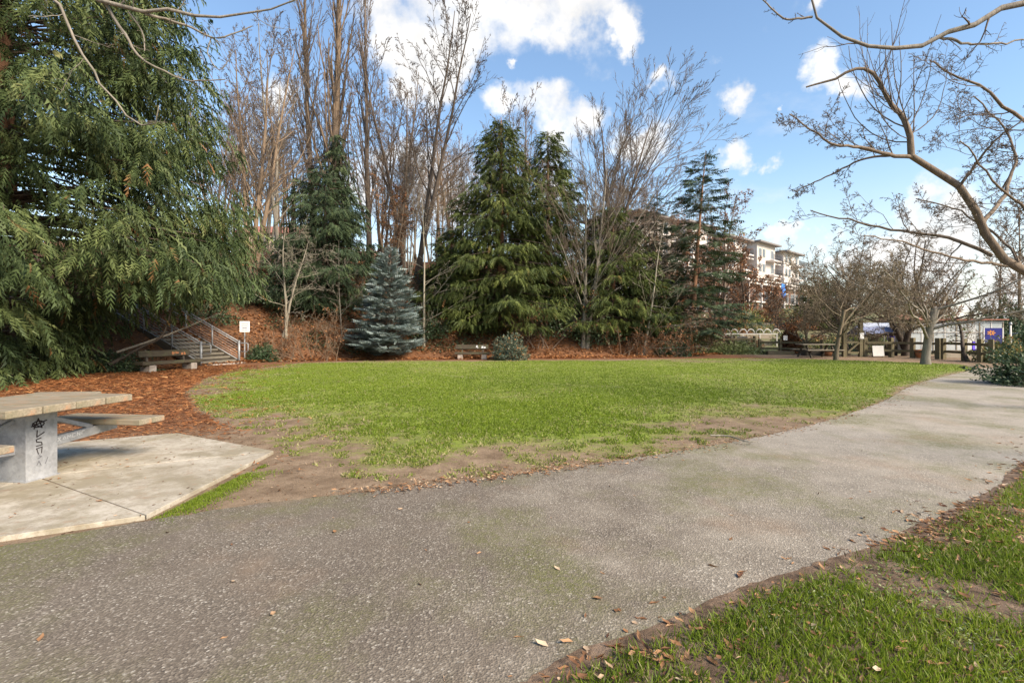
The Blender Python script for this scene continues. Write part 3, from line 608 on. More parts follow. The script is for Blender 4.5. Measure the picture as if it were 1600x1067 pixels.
def wide(t): return np.clip(1.04 - .60 * t - .30 * t * t, .05, 1) * (.80 + .2 * sstep(0, .2, t))
def build_conifers():
    conifer('cedar_tree', 'huge bright green cedar filling the upper left, skirts sweeping to the ground', (-16.6, 16.6, hz1(-16.6, 16.6)), 25, 8.3, 101, 880, 175, .53, CEDAR, 'cedar_leaf', 'bark_cedar', h0=.02, droop=.62, lift=.20, tr=.55, fdown=1.15, rfun=wide, inner=.36, lowcut=(.35, 4.2), back=-.6, twidth=.20)
    conifer('cedar_tree', 'broad tall green cedar behind the far bench and grey-green bush', at(783, 30.5), 12.6, 4.7, 102, 420, 74, .50, CEDAR_FAR, 'cedar_dark_leaf', 'bark_cedar', h0=.03, gap=.3, prof=.70, droop=.50, lift=.12, tr=.28, fdown=.7, inner=.2)
    conifer('cedar_tree', 'narrower cedar close on the right of the tallest mid cedar', at(856, 32.5), 11.6, 3.7, 103, 320, 64, .50, CEDAR_FAR, 'cedar_dark_leaf', 'bark_cedar', h0=.03, gap=.3, prof=.60, droop=.50, lift=.12, tr=.24, fdown=.7, inner=.2)
    conifer('cedar_tree', 'low dark cedar under the fan-shaped bare tree', at(958, 31.5), 7.6, 3.9, 104, 250, 60, .50, CEDAR_FAR, 'cedar_dark_leaf', 'bark_cedar', h0=.03, prof=.6, droop=.45, lift=.15, tr=.2, fdown=.65, inner=.2)
    conifer('cedar_tree', 'low bushy cedar between the pale sapling and the tall mid cedar', at(705, 31.0), 5.6, 2.6, 105, 170, 50, .48, CEDAR_FAR, 'cedar_dark_leaf', 'bark_cedar', h0=.03, prof=.6, droop=.45, lift=.15, tr=.14, fdown=.65, inner=.2)
    conifer('cedar_tree', 'dark wide conifer behind the twiggy bare tree, left of the blue spruce', at(508, 30.5), 8.2, 4.0, 106, 260, 60, .50, CEDAR_FAR, 'fir_leaf', 'bark_brown', h0=.03, gap=.3, prof=.5, droop=.5, lift=.12, tr=.2, fdown=.7, inner=.2)
    conifer('cypress_tree', 'narrow dark weeping conifer standing before the tallest poplar', at(524, 38), 10.4, 2.6, 107, 170, 36, .62, CEDAR_FAR, 'fir_leaf', 'bark_brown', h0=.05, prof=.55, droop=.75, lift=.10, tr=.2, fdown=1.3, inner=.15, gap=.3)
    conifer('blue_spruce', 'silvery blue spruce with layered boughs at the lawn edge', (at(607, 26.9)[0], 26.9, -.02), 5.9, 2.15, 108, 300, 105, .36, SPRUCE, 'spruce_leaf', 'bark_brown', h0=.035, prof=.86, droop=.10, lift=.16, tr=.10, fdown=.05, side=.95, inner=.2, gap=.22, twidth=.36, lean=(.12, 0))
    conifer('fir_tree', 'tall sparse dark fir with level boughs left of the white apartments', at(1080, 31.5), 12.6, 4.3, 109, 165, 105, .50, FIR, 'fir_leaf', 'bark_cedar', h0=.10, prof=.72, droop=.30, lift=.10, tr=.20, fdown=.30, side=.9, inner=.2, lean=(.9, 0), gap=.3, twidth=.22)
    conifer('fir_tree', 'thin dark fir behind the leaning pale sapling', at(1022, 34), 8.8, 3.0, 110, 150, 56, .46, FIR, 'fir_leaf', 'bark_brown', h0=.06, prof=.7, droop=.3, lift=.08, tr=.14, fdown=.3, side=.9, inner=.2, gap=.3, twidth=.22)
    conifer('fir_tree', 'short thin fir beside the zigzag bare tree on the slope', at(470, 37), 7.0, 1.7, 111, 70, 36, .5, FIR, 'fir_leaf', 'bark_brown', h0=.1, prof=.6, droop=.4, lift=.05, tr=.12, fdown=.5, inner=.2, gap=.3)
build_conifers()

# ------------------------------------------------------------------ bare trees
def polyline(r, S0, D, L, n, wander, up, zig=0.0):
    B = len(S0); P = np.zeros((B, n, 3)); P[:, 0] = S0; d = nrm(D); st = (L / (n - 1))[:, None]; T = np.zeros((B, n, 3)); T[:, 0] = d
    zv = nrm(np.cross(d, r.normal(size=(B, 3))))
    for k in range(1, n):
        d = nrm(d + wander * r.normal(size=(B, 3)) + UP * up + zv * (zig * (1 if k % 2 else -1)))
        P[:, k] = P[:, k - 1] + d * st; T[:, k] = d
    return P, T
def spawn(r, P, T, Rd, L, k, t0, t1, ang, lr, rr, rmin, taper=.55, kv=.25, flatten=0.0, shape=None, bias=None):
    B, n, _ = P.shape; t = (np.arange(k)[None] + r.random((B, k))) / k; t = t0 + (t1 - t0) * t; i = np.repeat(np.arange(B), k); t = t.ravel()
    keep = r.random(len(t)) > kv * r.random(len(t)); i, t = i[keep], t[keep]
    f = t * (n - 1); a = np.minimum(f.astype(int), n - 2); w = (f - a)[:, None]
    S0 = P[i, a] * (1 - w) + P[i, a + 1] * w; tg = nrm(T[i, a] * (1 - w) + T[i, a + 1] * w); rp = Rd[i, a] * (1 - w[:, 0]) + Rd[i, a + 1] * w[:, 0]
    pv = r.normal(size=(len(i), 3)); pv[:, 2] *= (1 - flatten)
    if bias is not None: pv = pv + np.array(bias)
    pv = nrm(pv - tg * (pv * tg).sum(-1, keepdims=True)); A = np.radians(ang) * r.uniform(.65, 1.35, len(i))[:, None]
    D = tg * np.cos(A) + pv * np.sin(A)
    sh = (1 - taper * t) if shape is None else shape(t)
    return S0, D, L[i] * lr * sh * r.uniform(.6, 1.25, len(i)), np.maximum(rp * rr * r.uniform(.75, 1.0, len(i)), rmin)
def radii(R0, n, end, rmin): return np.maximum(R0[:, None] * (1 - (1 - end) * np.linspace(0, 1, n)[None]), rmin * .6)
def crown_from(r, P, T, Rd, L, specs, rmin, seed):
    out = []
    for li, sp in enumerate(specs):
        S0, D, Ln, R0 = spawn(r, P, T, Rd, L, sp['k'], sp.get('t0', .2), sp.get('t1', 1), sp['ang'], sp['lr'], sp.get('rr', .55), rmin, sp.get('taper', .55), sp.get('kv', .25), sp.get('flat', 0), sp.get('shape'), sp.get('bias'))
        P, T = polyline(r, S0, D, Ln, sp['n'], sp.get('w', .12), sp.get('up', .05), sp.get('zig', 0)); Rd = radii(R0, sp['n'], sp.get('end', .35), rmin); L = Ln
        out.append(tubes(P, Rd, sp.get('s', 3), seed + li))
    return out
def bare_tree(name, label, base, H, r0, seed, specs, bark, stems=1, lean=(0, 0), w=.04, rmin=.012, n=10, spread=.12, up=.05, twig_bark=None, cat='tree', end=.12, group=None, leaves=None, zig=0.0):
    r = np.random.default_rng(seed); root = thing(name, label, cat, tuple(base), group=group)
    D = np.stack([np.array((lean[0], lean[1], 1.0)) + (spread * r.normal(size=3) * np.array((1, 1, 0)) if stems > 1 else 0) for _ in range(stems)])
    S0 = np.stack([np.array((.22 * (k - (stems - 1) / 2) * (stems > 1), .1 * r.normal() * (stems > 1), -.2)) for k in range(stems)])
    L = H * (np.ones(stems) if stems == 1 else r.uniform(.8, 1.0, stems)); P, T = polyline(r, S0, D, L, n, w, up, zig); R0 = np.full(stems, r0); Rd = radii(R0, n, end, rmin); Rd[:, 0] *= 1.35
    for k in range(stems): v, q = tubes(P[k:k+1], Rd[k:k+1], 8, seed + k); link('trunk', mesh_np('trunk', v, q, mat=bark, smooth=True), root)
    parts = crown_from(r, P, T, Rd, L, specs, rmin, seed)
    v, q = parts[0]; c = mark_fine(link('limbs', mesh_np('limbs', v, q, mat=bark, smooth=True), root))
    v, q = join(parts[1:]); mark_fine(link('crown', mesh_np('crown', v, q, mat=twig_bark or bark, smooth=True), root))
    if leaves:
        nl, mat_, ls = leaves; idx = r.integers(0, len(v), nl); p = v[idx] + r.normal(0, .06, (nl, 3))
        mark_fine(link('dead_leaves', scatter('dead_leaves', mat_, *LEAF, p, rand_dirs(r, nl, -70, 20), rand_dirs(r, nl, -90, 90), ls * r.uniform(.6, 1.2, nl), r.random(nl)), root))
    return root
POPLAR = [dict(k=46, t0=.12, t1=.97, ang=15, lr=.30, n=7, w=.05, up=.14, s=4, rr=.42, taper=.65), dict(k=7, t0=.15, ang=20, lr=.42, n=5, w=.07, up=.10, rr=.6), dict(k=7, t0=.1, ang=26, lr=.42, n=2, w=.10, up=.08, rr=.7)]
UPRIGHT = [dict(k=17, t0=.28, t1=.97, ang=34, lr=.42, n=8, w=.07, up=.09, s=5, rr=.50, taper=.62), dict(k=7, t0=.2, ang=34, lr=.46, n=6, w=.09, up=.06, rr=.6), dict(k=5, t0=.15, ang=36, lr=.45, n=5, w=.12, up=.05, rr=.7), dict(k=6, t0=.1, ang=38, lr=.5, n=2, w=.14, up=.04)]
SPARSE = [dict(k=15, t0=.2, t1=.97, ang=48, lr=.36, n=7, w=.10, up=.06, s=4, rr=.45), dict(k=7, t0=.2, ang=42, lr=.45, n=5, w=.12, up=.02, rr=.6), dict(k=7, t0=.15, ang=42, lr=.5, n=2, w=.15, up=.02)]
WHIP = [dict(k=16, t0=.12, t1=.95, ang=66, lr=.40, n=8, w=.08, up=.03, s=4, rr=.40, zig=.05), dict(k=7, t0=.2, ang=38, lr=.42, n=5, w=.14, up=.02, rr=.6), dict(k=4, t0=.2, ang=45, lr=.42, n=3, w=.2, up=.0)]
FAN = [dict(k=20, t0=.12, t1=.75, ang=40, lr=.58, n=10, w=.05, up=.035, s=5, rr=.5, taper=.2), dict(k=8, t0=.2, ang=24, lr=.46, n=7, w=.06, up=.03, rr=.6, taper=.4), dict(k=6, t0=.2, ang=26, lr=.48, n=4, w=.08, up=.03, rr=.65, taper=.4), dict(k=6, t0=.15, ang=30, lr=.5, n=2, w=.1, up=.03)]
APPLE = [dict(k=10, t0=.45, t1=1, ang=56, lr=1.55, n=8, w=.14, up=.05, s=5, rr=.5, taper=0, zig=.1), dict(k=11, t0=.2, ang=46, lr=.50, n=6, w=.18, up=.05, rr=.5, zig=.1), dict(k=8, t0=.1, ang=52, lr=.50, n=5, w=.22, up=.04, rr=.6, zig=.12), dict(k=8, t0=.05, ang=58, lr=.6, n=2, w=.25, up=.05)]

def build_bare():
    bt = bare_tree
    bt('poplar_tree', 'tallest columnar bare poplar, warm brown, rising out of the frame', at(519, 41), 33, .38, 201, POPLAR, 'bark_warm', w=.012, rmin=.022, n=14, twig_bark='bark_brown')
    bt('poplar_tree', 'slimmer columnar bare poplar just left of the tallest one', at(492, 43), 31, .28, 202, POPLAR, 'bark_warm', w=.012, rmin=.022, n=14, lean=(-.05, 0), twig_bark='bark_brown')
    bt('poplar_tree', 'bare poplar with flame-shaped crown right of the tallest poplar', at(577, 40), 23.5, .25, 203, POPLAR, 'bark_brown', w=.018, rmin=.020, n=12, twig_bark='bark_brown')
    bt('bare_tree', 'bare multi-stemmed tree on the slope above the stairs and sign', at(393, 30), 18.0, .17, 204, UPRIGHT, 'bark_warm', stems=3, spread=.13, w=.035, rmin=.013, twig_bark='bark_brown')
    bt('bare_tree', 'slender bare tree between the stairs tree and the poplars', at(432, 35), 17.0, .16, 205, SPARSE, 'bark_grey', stems=2, spread=.06, w=.03, rmin=.015, twig_bark='bark_brown')
    bt('bare_tree', 'fine-twigged bare tree standing behind the blue spruce', at(628, 43), 17.5, .20, 206, UPRIGHT, 'bark_brown', stems=3, spread=.14, w=.04, rmin=.016, twig_bark='bark_brown')
    bt('bare_tree', 'dark bare tree leaning right above the blue spruce', at(652, 36), 19.5, .20, 207, UPRIGHT, 'bark_dark', stems=2, spread=.10, lean=(.18, 0), w=.035, rmin=.015, twig_bark='bark_dark')
    bt('bare_tree', 'low rust-leaved bare tree behind the spruce tip', at(612, 38), 7.5, .12, 208, SPARSE, 'bark_warm', stems=4, spread=.25, w=.06, rmin=.016, leaves=(1800, 'rust_leaf', .16))
    bt('bare_tree', 'thin bare tree showing behind the tall mid cedars', at(822, 42), 16.0, .16, 209, UPRIGHT, 'bark_brown', stems=2, spread=.10, w=.03, rmin=.016)
    bt('bare_tree', 'pale slim sapling right of the blue spruce with drooping whips', at(662, 28.6), 8.5, .085, 210, WHIP, 'bark_pale', w=.025, rmin=.009, up=.03)
    bt('bare_tree', 'bare tree with pale trunk and great fan of branches before the cedars', at(914, 29.6), 11.6, .12, 211, FAN, 'bark_grey', stems=2, spread=.05, lean=(.10, 0), w=.025, rmin=.010, end=.25, twig_bark='bark_brown')
    bt('bare_tree', 'dark-twigged vase-shaped bare tree behind the fan-shaped one', at(948, 37), 14.2, .15, 212, FAN, 'bark_brown', stems=2, spread=.12, lean=(.14, 0), w=.03, rmin=.013, end=.25, twig_bark='bark_brown')
    bt('bare_tree', 'thin pale sapling leaning right with long level whips', at(1004, 29.8), 8.2, .085, 213, [dict(k=20, t0=.08, t1=.85, ang=70, lr=.46, n=8, w=.05, up=.025, s=4, rr=.40, bias=(.8, 0, 0)), dict(k=6, t0=.25, ang=26, lr=.36, n=5, w=.1, up=.02, rr=.6), dict(k=3, t0=.2, ang=35, lr=.4, n=4, w=.15)], 'bark_pale', lean=(.16, 0), w=.02, rmin=.009)
    bt('bare_tree', 'zigzag pale bare tree in front of the dark conifer', at(444, 27.2), 6.6, .085, 214, [dict(k=14, t0=.25, t1=.97, ang=62, lr=.55, n=9, w=.10, up=-.01, s=4, rr=.5, zig=.14, bias=(.4, 0, 0)), dict(k=8, t0=.2, ang=45, lr=.42, n=6, w=.18, up=.01, rr=.6, zig=.15), dict(k=5, t0=.15, ang=48, lr=.45, n=4, w=.25, up=.0)], 'bark_pale', stems=2, spread=.07, w=.05, rmin=.009)
    bt('bare_tree', 'thin upright pale sapling just left of the blue spruce', at(534, 28.2), 5.6, .04, 215, WHIP, 'bark_grey', w=.02, rmin=.008)
    bt('bare_tree', 'rust-tinged small tree with clinging brown leaves right of the fir', at(1128, 38), 12.5, .15, 216, SPARSE, 'bark_brown', stems=3, spread=.17, w=.05, rmin=.014, leaves=(2600, 'rust_leaf', .17))
    bt('bare_tree', 'wide brown-leaved tree before the upper apartment balconies', at(1170, 52), 9.0, .16, 217, SPARSE, 'bark_brown', stems=3, spread=.25, w=.06, rmin=.018, leaves=(2600, 'rust_leaf', .24))
    bt('bare_tree', 'brown-leaved tree hiding the left half of the apartments', at(1062, 50), 11.5, .18, 218, SPARSE, 'bark_brown', stems=4, spread=.22, w=.06, rmin=.018, leaves=(4200, 'rust_leaf', .24))
    bt('bare_tree', 'brown-leaved tree before the middle of the apartments', at(1118, 58), 10.5, .18, 219, SPARSE, 'bark_brown', stems=4, spread=.24, w=.06, rmin=.018, leaves=(3200, 'rust_leaf', .24))
    bt('bare_tree', 'low rust-leaved tree before the apartment pergola', at(1208, 60), 5.5, .13, 220, SPARSE, 'bark_warm', stems=4, spread=.28, w=.06, rmin=.018, leaves=(1500, 'rust_leaf', .22))
    bt('apple_tree', 'small bare tree with pale forked trunk behind the far picnic table', (16.5, 26.1, 0), 2.8, .12, 221, APPLE, 'bark_moss', w=.06, rmin=.010, n=6, end=.6, twig_bark='bark_moss')
    bt('apple_tree', 'spreading bare tree with thick straight grey trunk near the path', (18.25, 22.6, 0), 2.7, .18, 222, APPLE, 'bark_grey', w=.05, rmin=.010, n=6, end=.7, twig_bark='bark_moss')
    bt('apple_tree', 'dark twin-trunked spreading bare tree inside the garden fence', (23.6, 30.6, 0), 3.4, .19, 223, APPLE, 'bark_dark', stems=2, spread=.35, w=.06, rmin=.012, n=6, end=.7, twig_bark='bark_moss')
    bt('apple_tree', 'dense twiggy bare tree above the garden gate', (20.6, 31.5, 0), 3.4, .16, 224, APPLE, 'bark_moss', stems=2, spread=.25, w=.06, rmin=.012, n=6, end=.6, twig_bark='bark_moss')
    bt('apple_tree', 'small pruned bare tree beside the round brown bush', (18.9, 33.0, 0), 1.9, .10, 225, APPLE[:3], 'bark_moss', w=.08, rmin=.011, n=6, end=.6)
    bt('apple_tree', 'gnarled little dark tree at the right end of the rail fence', (22.35, 25.0, 0), 2.4, .11, 226, [dict(k=7, t0=.5, ang=60, lr=.5, n=6, w=.2, up=.03, s=4, zig=.15), dict(k=6, t0=.2, ang=50, lr=.5, n=5, w=.2, up=.03), dict(k=4, t0=.2, ang=50, lr=.5, n=4, w=.2)], 'bark_dark', w=.16, rmin=.009, n=8, end=.4, leaves=(260, 'yellow_shrub_leaf', .10))
    bt('bare_tree', 'thin tall distant bare tree left of the two at the far right', (51.5, 54, hz1(51.5, 54)), 12, .16, 227, SPARSE, 'bark_warm', w=.01, rmin=.03)
    bt('bare_tree', 'tall thin distant bare tree at the right edge above the lamp post', (54.5, 55.0, hz1(54.5, 55)), 15, .20, 228, SPARSE, 'bark_warm', w=.01, rmin=.03)
build_bare()
def build_thicket():
    wh = [(340, 36, 13), (372, 40, 15), (415, 42, 15), (455, 46, 14), (548, 45, 16), (600, 47, 14), (640, 38, 11), (688, 40, 12), (716, 44, 13), (745, 41, 11), (770, 46, 14), (990, 42, 12), (1040, 44, 11), (700, 34, 8)]
    nm = ['behind the big cedar edge', 'behind the multi-stemmed tree', 'above the zigzag tree', 'left of the twin poplars', 'between the poplars', 'behind the flame-shaped poplar', 'above the spruce tip', 'behind the leaning dark tree', 'right of the leaning dark tree', 'left of the tall mid cedar', 'behind the tall mid cedar', 'behind the fan-shaped tree', 'behind the sparse fir', 'above the low bushy cedar']
    protos = []
    for i, ((px, Y, H), w) in enumerate(zip(wh, nm)):
        lab = 'thin brown thicket tree ' + w
        if i < 4: protos.append((bare_tree('bare_tree', lab, at(px, Y), H, .10, 260 + i, SPARSE if i % 2 else UPRIGHT[:3], ('bark_warm', 'bark_brown', 'bark_grey')[i % 3], stems=4, spread=.12, w=.05, rmin=.014, group='thin trees in the thicket', twig_bark=('bark_brown', 'bark_warm')[i % 2], leaves=(500, 'rust_leaf', .15) if i % 3 == 0 else None), H)); continue
        src, h = protos[i % 4]; o = src.copy(); COL.objects.link(o); o.location = at(px, Y); o.rotation_euler = (0, 0, 1.3 * i); o.scale = (H / h,) * 3; o['label'] = lab
        for ch in list(src.children): c = ch.copy(); COL.objects.link(c); c.parent = o
    r = np.random.default_rng(91)
    for i in range(16):
        px = (350, 380, 405, 440, 470, 590, 615, 650, 672, 700, 730, 760, 800, 840, 965, 1015)[i]; Y = r.uniform(38, 52); src, h = protos[i % 4]; o = src.copy(); COL.objects.link(o); o.location = at(px, Y); o.rotation_euler = (0, 0, 2.1 * i); o.scale = (r.uniform(.65, 1.0),) * 3; o['label'] = 'thin brown tree deep in the hilltop thicket behind the conifers'
        for ch in list(src.children): c = ch.copy(); COL.objects.link(c); c.parent = o
build_thicket()

# near trees whose limbs hang into the picture: limbs follow the photograph, trunks stand just outside the frame
def limb_tree(name, label, base, trunk, limbs, seed, bark, twig_bark, rmin=.006, specs=None):
    r = np.random.default_rng(seed); base = np.array(base, float); root = thing(name, label, 'tree', tuple(base))
    def run(pts, ra, rb, n=14):
        c = np.array(smooth_curve([tuple(p) for p in pts], 6)); s = np.concatenate(([0], np.cumsum(np.linalg.norm(np.diff(c, axis=0), axis=1)))); q = np.linspace(0, s[-1], n)
        P = np.stack([np.interp(q, s, c[:, k]) for k in range(3)], -1) + r.normal(0, .004 * s[-1], (n, 3)) * (np.arange(n) > 0)[:, None]
        return P - base, np.linspace(ra, rb, n), s[-1]
    P, R, L = run(*trunk); v, q = tubes(P[None], R[None], 12, seed); link('trunk', mesh_np('trunk', v, q, mat=bark, smooth=True), root)
    cr = []
    for j, lm in enumerate(limbs):
        pts, ra, rb, sp = lm; P, R, L = run(pts, ra, rb, 18)
        v, q = tubes(P[None], R[None], 8, seed + j); link('limb', mesh_np('limb', v, q, mat=bark, smooth=True), root)
        T = nrm(np.gradient(P, axis=0)); cr += crown_from(r, P[None], T[None], R[None], np.array([L]), sp, rmin, seed + 7 * j)
    v, q = join(cr); mark_fine(link('crown', mesh_np('crown', v, q, mat=twig_bark, smooth=True), root))
    return root
TW = [dict(k=12, t0=.1, ang=48, lr=.30, n=8, w=.16, up=.05, s=4, rr=.45, zig=.10, taper=.3), dict(k=6, t0=.15, ang=46, lr=.45, n=6, w=.2, up=.03, rr=.6, zig=.14), dict(k=4, t0=.1, ang=50, lr=.45, n=3, w=.22, up=.02)]
TWD = [dict(k=11, t0=.05, ang=50, lr=.34, n=9, w=.16, up=.02, s=4, rr=.42, zig=.12, taper=.2), dict(k=8, t0=.15, ang=46, lr=.45, n=6, w=.2, up=.02, rr=.6, zig=.14), dict(k=6, t0=.1, ang=50, lr=.5, n=3, w=.22, up=.02, zig=.12), dict(k=5, t0=.2, ang=50, lr=.6, n=2, w=.22, up=.02)]
SHOOT = [dict(k=26, t0=.05, t1=.62, ang=70, lr=.62, n=10, w=.07, up=.26, s=4, rr=.28, taper=.2, zig=.05), dict(k=4, t0=.2, ang=30, lr=.25, n=4, w=.14, up=.08, rr=.7)]
BUD = [dict(k=9, t0=.08, ang=52, lr=.13, n=6, w=.16, up=.05, s=4, rr=.42, taper=.2, zig=.08), dict(k=6, t0=.1, ang=50, lr=.34, n=4, w=.2, up=.03, rr=.7)]
def build_near_trees():
    Q = lambda l, Y: [pix(x, y, Y + dy) for (x, y, dy) in l]
    Y = 9.0
    trunk = [np.array((11.0, 9.4, -.2)), np.array((10.75, 9.3, .9)), np.array((10.1, 9.2, 1.9))] + Q([(1600, 425, .05), (1560, 402, 0), (1540, 362, 0), (1524, 312, 0), (1490, 282, 0), (1460, 262, 0), (1424, 245, 0)], Y)
    A = Q([(1424, 245, 0), (1421, 214, 0), (1408, 180, .05), (1394, 166, .1), (1385, 150, .1), (1376, 128, .1), (1362, 112, .1), (1344, 108, .1), (1325, 112, .1), (1300, 124, .2), (1258, 136, .3)], Y)
    B = Q([(1424, 245, 0), (1382, 240, -.1), (1340, 230, -.2), (1300, 226, -.3), (1262, 200, -.3), (1232, 178, -.3)], Y)
    B2 = Q([(1395, 243, 0), (1345, 250, .2), (1300, 272, .4), (1240, 300, .6)], Y)
    Cc = Q([(1550, 400, .1), (1480, 372, .4), (1400, 360, .8), (1330, 345, 1.0), (1265, 330, 1.2)], Y)
    C2 = Q([(1580, 415, 0), (1500, 405, -.4), (1420, 380, -.6), (1350, 368, -.8)], Y)
    Dd = Q([(1535, 350, 0), (1570, 300, .5), (1590, 240, .9), (1560, 190, 1.2), (1520, 150, 1.4)], Y)
    E = Q([(1620, 430, .3), (1640, 330, .6), (1610, 200, .4), (1560, 160, .3), (1538, 140, .3), (1500, 125, .3), (1450, 100, .3)], Y)
    G = Q([(1500, 290, 0), (1530, 250, -.3), (1560, 215, -.5), (1610, 180, -.7)], Y)
    H1 = Q([(1600, 425, .1), (1570, 380, .8), (1500, 330, 1.2), (1430, 310, 1.5)], Y); H2 = Q([(1620, 430, -.2), (1600, 330, -.6), (1560, 290, -.8), (1500, 220, -1.0)], Y)
    limb_tree('contorted_tree', 'bare contorted tree leaning in from the right edge over the path', (11.0, 9.4, 0), (trunk, .10, .050),
              [(A, .055, .014, SHOOT), (A[:7], .03, .02, TW), (B, .036, .010, TWD), (B2, .022, .008, TWD), (Cc, .035, .010, TWD), (C2, .026, .009, TWD), (Dd, .04, .012, TWD), (E, .06, .014, TWD), (G, .026, .009, TWD), (H1, .03, .01, TWD), (H2, .03, .01, TWD)], 301, 'bark_contorted', 'bark_brown', rmin=.0042)
    Y = 5.2
    t2 = [np.array((7.6, 4.6, -.2)), np.array((7.55, 4.65, 2)), np.array((7.2, 4.8, 4.0)), np.array((6.9, 5, 5.6))]
    a = [np.array((7.25, 4.8, 3.9)), np.array((6.2, 5.0, 4.75))] + Q([(1600, 8, 0), (1520, 40, 0), (1465, 60, 0), (1415, 78, 0), (1390, 80, 0), (1330, 64, 0), (1290, 45, 0), (1269, 27, 0), (1264, -8, 0)], Y)
    b = Q([(1269, 27, 0), (1228, 30, 0), (1206, 14, 0), (1188, -6, 0)], Y); c = Q([(1465, 58, 0), (1520, 70, .3), (1570, 66, .5), (1640, 60, .7)], Y)
    limb_tree('bare_tree', 'bare tree outside the right edge whose long bough crosses the sky', (7.6, 4.6, 0), (t2, .16, .09), [(a, .05, .010, BUD), (b, .012, .006, BUD), (c, .014, .007, BUD)], 302, 'bark_grey', 'bark_brown', rmin=.003)
    Y = 6.0
    t3 = [np.array((-8.3, 6.2, -.2)), np.array((-8.2, 6.2, 2.5)), np.array((-7.6, 6.1, 4.6)), np.array((-6.9, 6.0, 6.4))]
    a = [np.array((-7.3, 6.05, 5.4)), np.array((-6.0, 6.0, 5.9))] + Q([(148, -8, 0), (205, 19, 0), (226, 20, 0), (252, 10, 0), (330, 25, 0), (400, 16, 0), (462, 2, 0)], Y)
    b = Q([(226, 22, 0), (250, 27, .1), (300, 44, .2), (340, 60, .3), (395, 42, .4)], Y); c = Q([(160, -2, 0), (190, 45, .1), (220, 90, .1), (270, 118, .2), (310, 127, .2), (352, 124, .2)], Y)
    d = [np.array((-6.6, 6.0, 6.0))] + Q([(78, -6, 0), (112, 50, 0), (135, 95, 0), (165, 140, 0), (190, 168, 0), (218, 198, 0), (240, 198, 0), (247, 165, 0)], Y)
    e = Q([(200, 18, 0), (222, 50, .1), (226, 80, .1)], Y); f = Q([(330, 60, .3), (325, 85, .3), (345, 110, .3), (365, 80, .3)], Y)
    limb_tree('bare_tree', 'bare tree beyond the left edge whose knobbly boughs hang before the cedar', (-8.3, 6.2, 0), (t3, .17, .10), [(a, .045, .008, BUD), (b, .018, .006, BUD), (c, .018, .006, BUD), (d, .022, .007, BUD), (e, .010, .005, BUD), (f, .007, .004, BUD)], 303, 'bark_grey', 'bark_grey', rmin=.003)
build_near_trees()

# ------------------------------------------------------------------ shrubs
def shrub(name, label, base, rad, n, ls, mat, seed, cat='shrub', stems=9, rag=.35, low=.0):
    r = np.random.default_rng(seed); root = thing(name, label, cat, tuple(base)); rad = np.array(rad, float)
    k = n; d = nrm(r.normal(size=(k, 3))); d[:, 2] = np.abs(d[:, 2]) * (1 - low) - low * .2
    lump = .75 + rag * (vnoise(np.arctan2(d[:, 1], d[:, 0]) * 2 + seed, d[:, 2] * 4, 1.7) * 2 - .7)
    q = d * (lump * (1 - .55 * r.random(k) ** 2.2))[:, None] * rad; q[:, 2] = np.maximum(q[:, 2], .03)
    mark_fine(link('foliage', scatter('foliage', mat, *LEAF, q, nrm(d + r.normal(0, .8, (k, 3))), nrm(d + UP * .6 + r.normal(0, .6, (k, 3))), ls * r.uniform(.6, 1.3, k), np.clip(r.normal(.5, .25, k), 0, 1), ls * r.uniform(.6, 1.2, k)), root))
    S0 = np.zeros((stems, 3)) + r.normal(0, .08, (stems, 3)) * np.array((1, 1, 0)); S0[:, 2] = -.05; D = nrm(r.normal(size=(stems, 3)) * np.array((1, 1, .3)) + UP * 1.1)
    P, T = polyline(r, S0, D, np.full(stems, rad.max() * .8), 6, .15, .02); v, qd = tubes(P, radii(np.full(stems, .018), 6, .3, .006), 5, seed); mark_fine(link('stems', mesh_np('stems', v, qd, mat='bark_brown', smooth=True), root))
    return root
def twig_bush(name, label, base, H, seed, bark, stems=14, spread=.6, lean=(0, 0), leaves=None, rmin=.009):
    return bare_tree(name, label, base, H, .022, seed, [dict(k=7, t0=.15, ang=38, lr=.5, n=5, w=.14, up=.03, rr=.6), dict(k=5, t0=.15, ang=42, lr=.5, n=3, w=.18, up=.02)], bark, stems=stems, spread=spread, lean=lean, w=.07, rmin=rmin, n=6, up=.0, cat='shrub', leaves=leaves)
def copy_thing(src, loc, rz, sc, label):
    o = src.copy(); COL.objects.link(o); o.location = loc; o.rotation_euler = (0, 0, rz); o.scale = (sc,) * 3; o['label'] = label
    for ch in list(src.children): c = ch.copy(); COL.objects.link(c); c.parent = o
    return o
def g0(px, py): x, y = gpt(px, py); return (x, y, hz1(x, y))
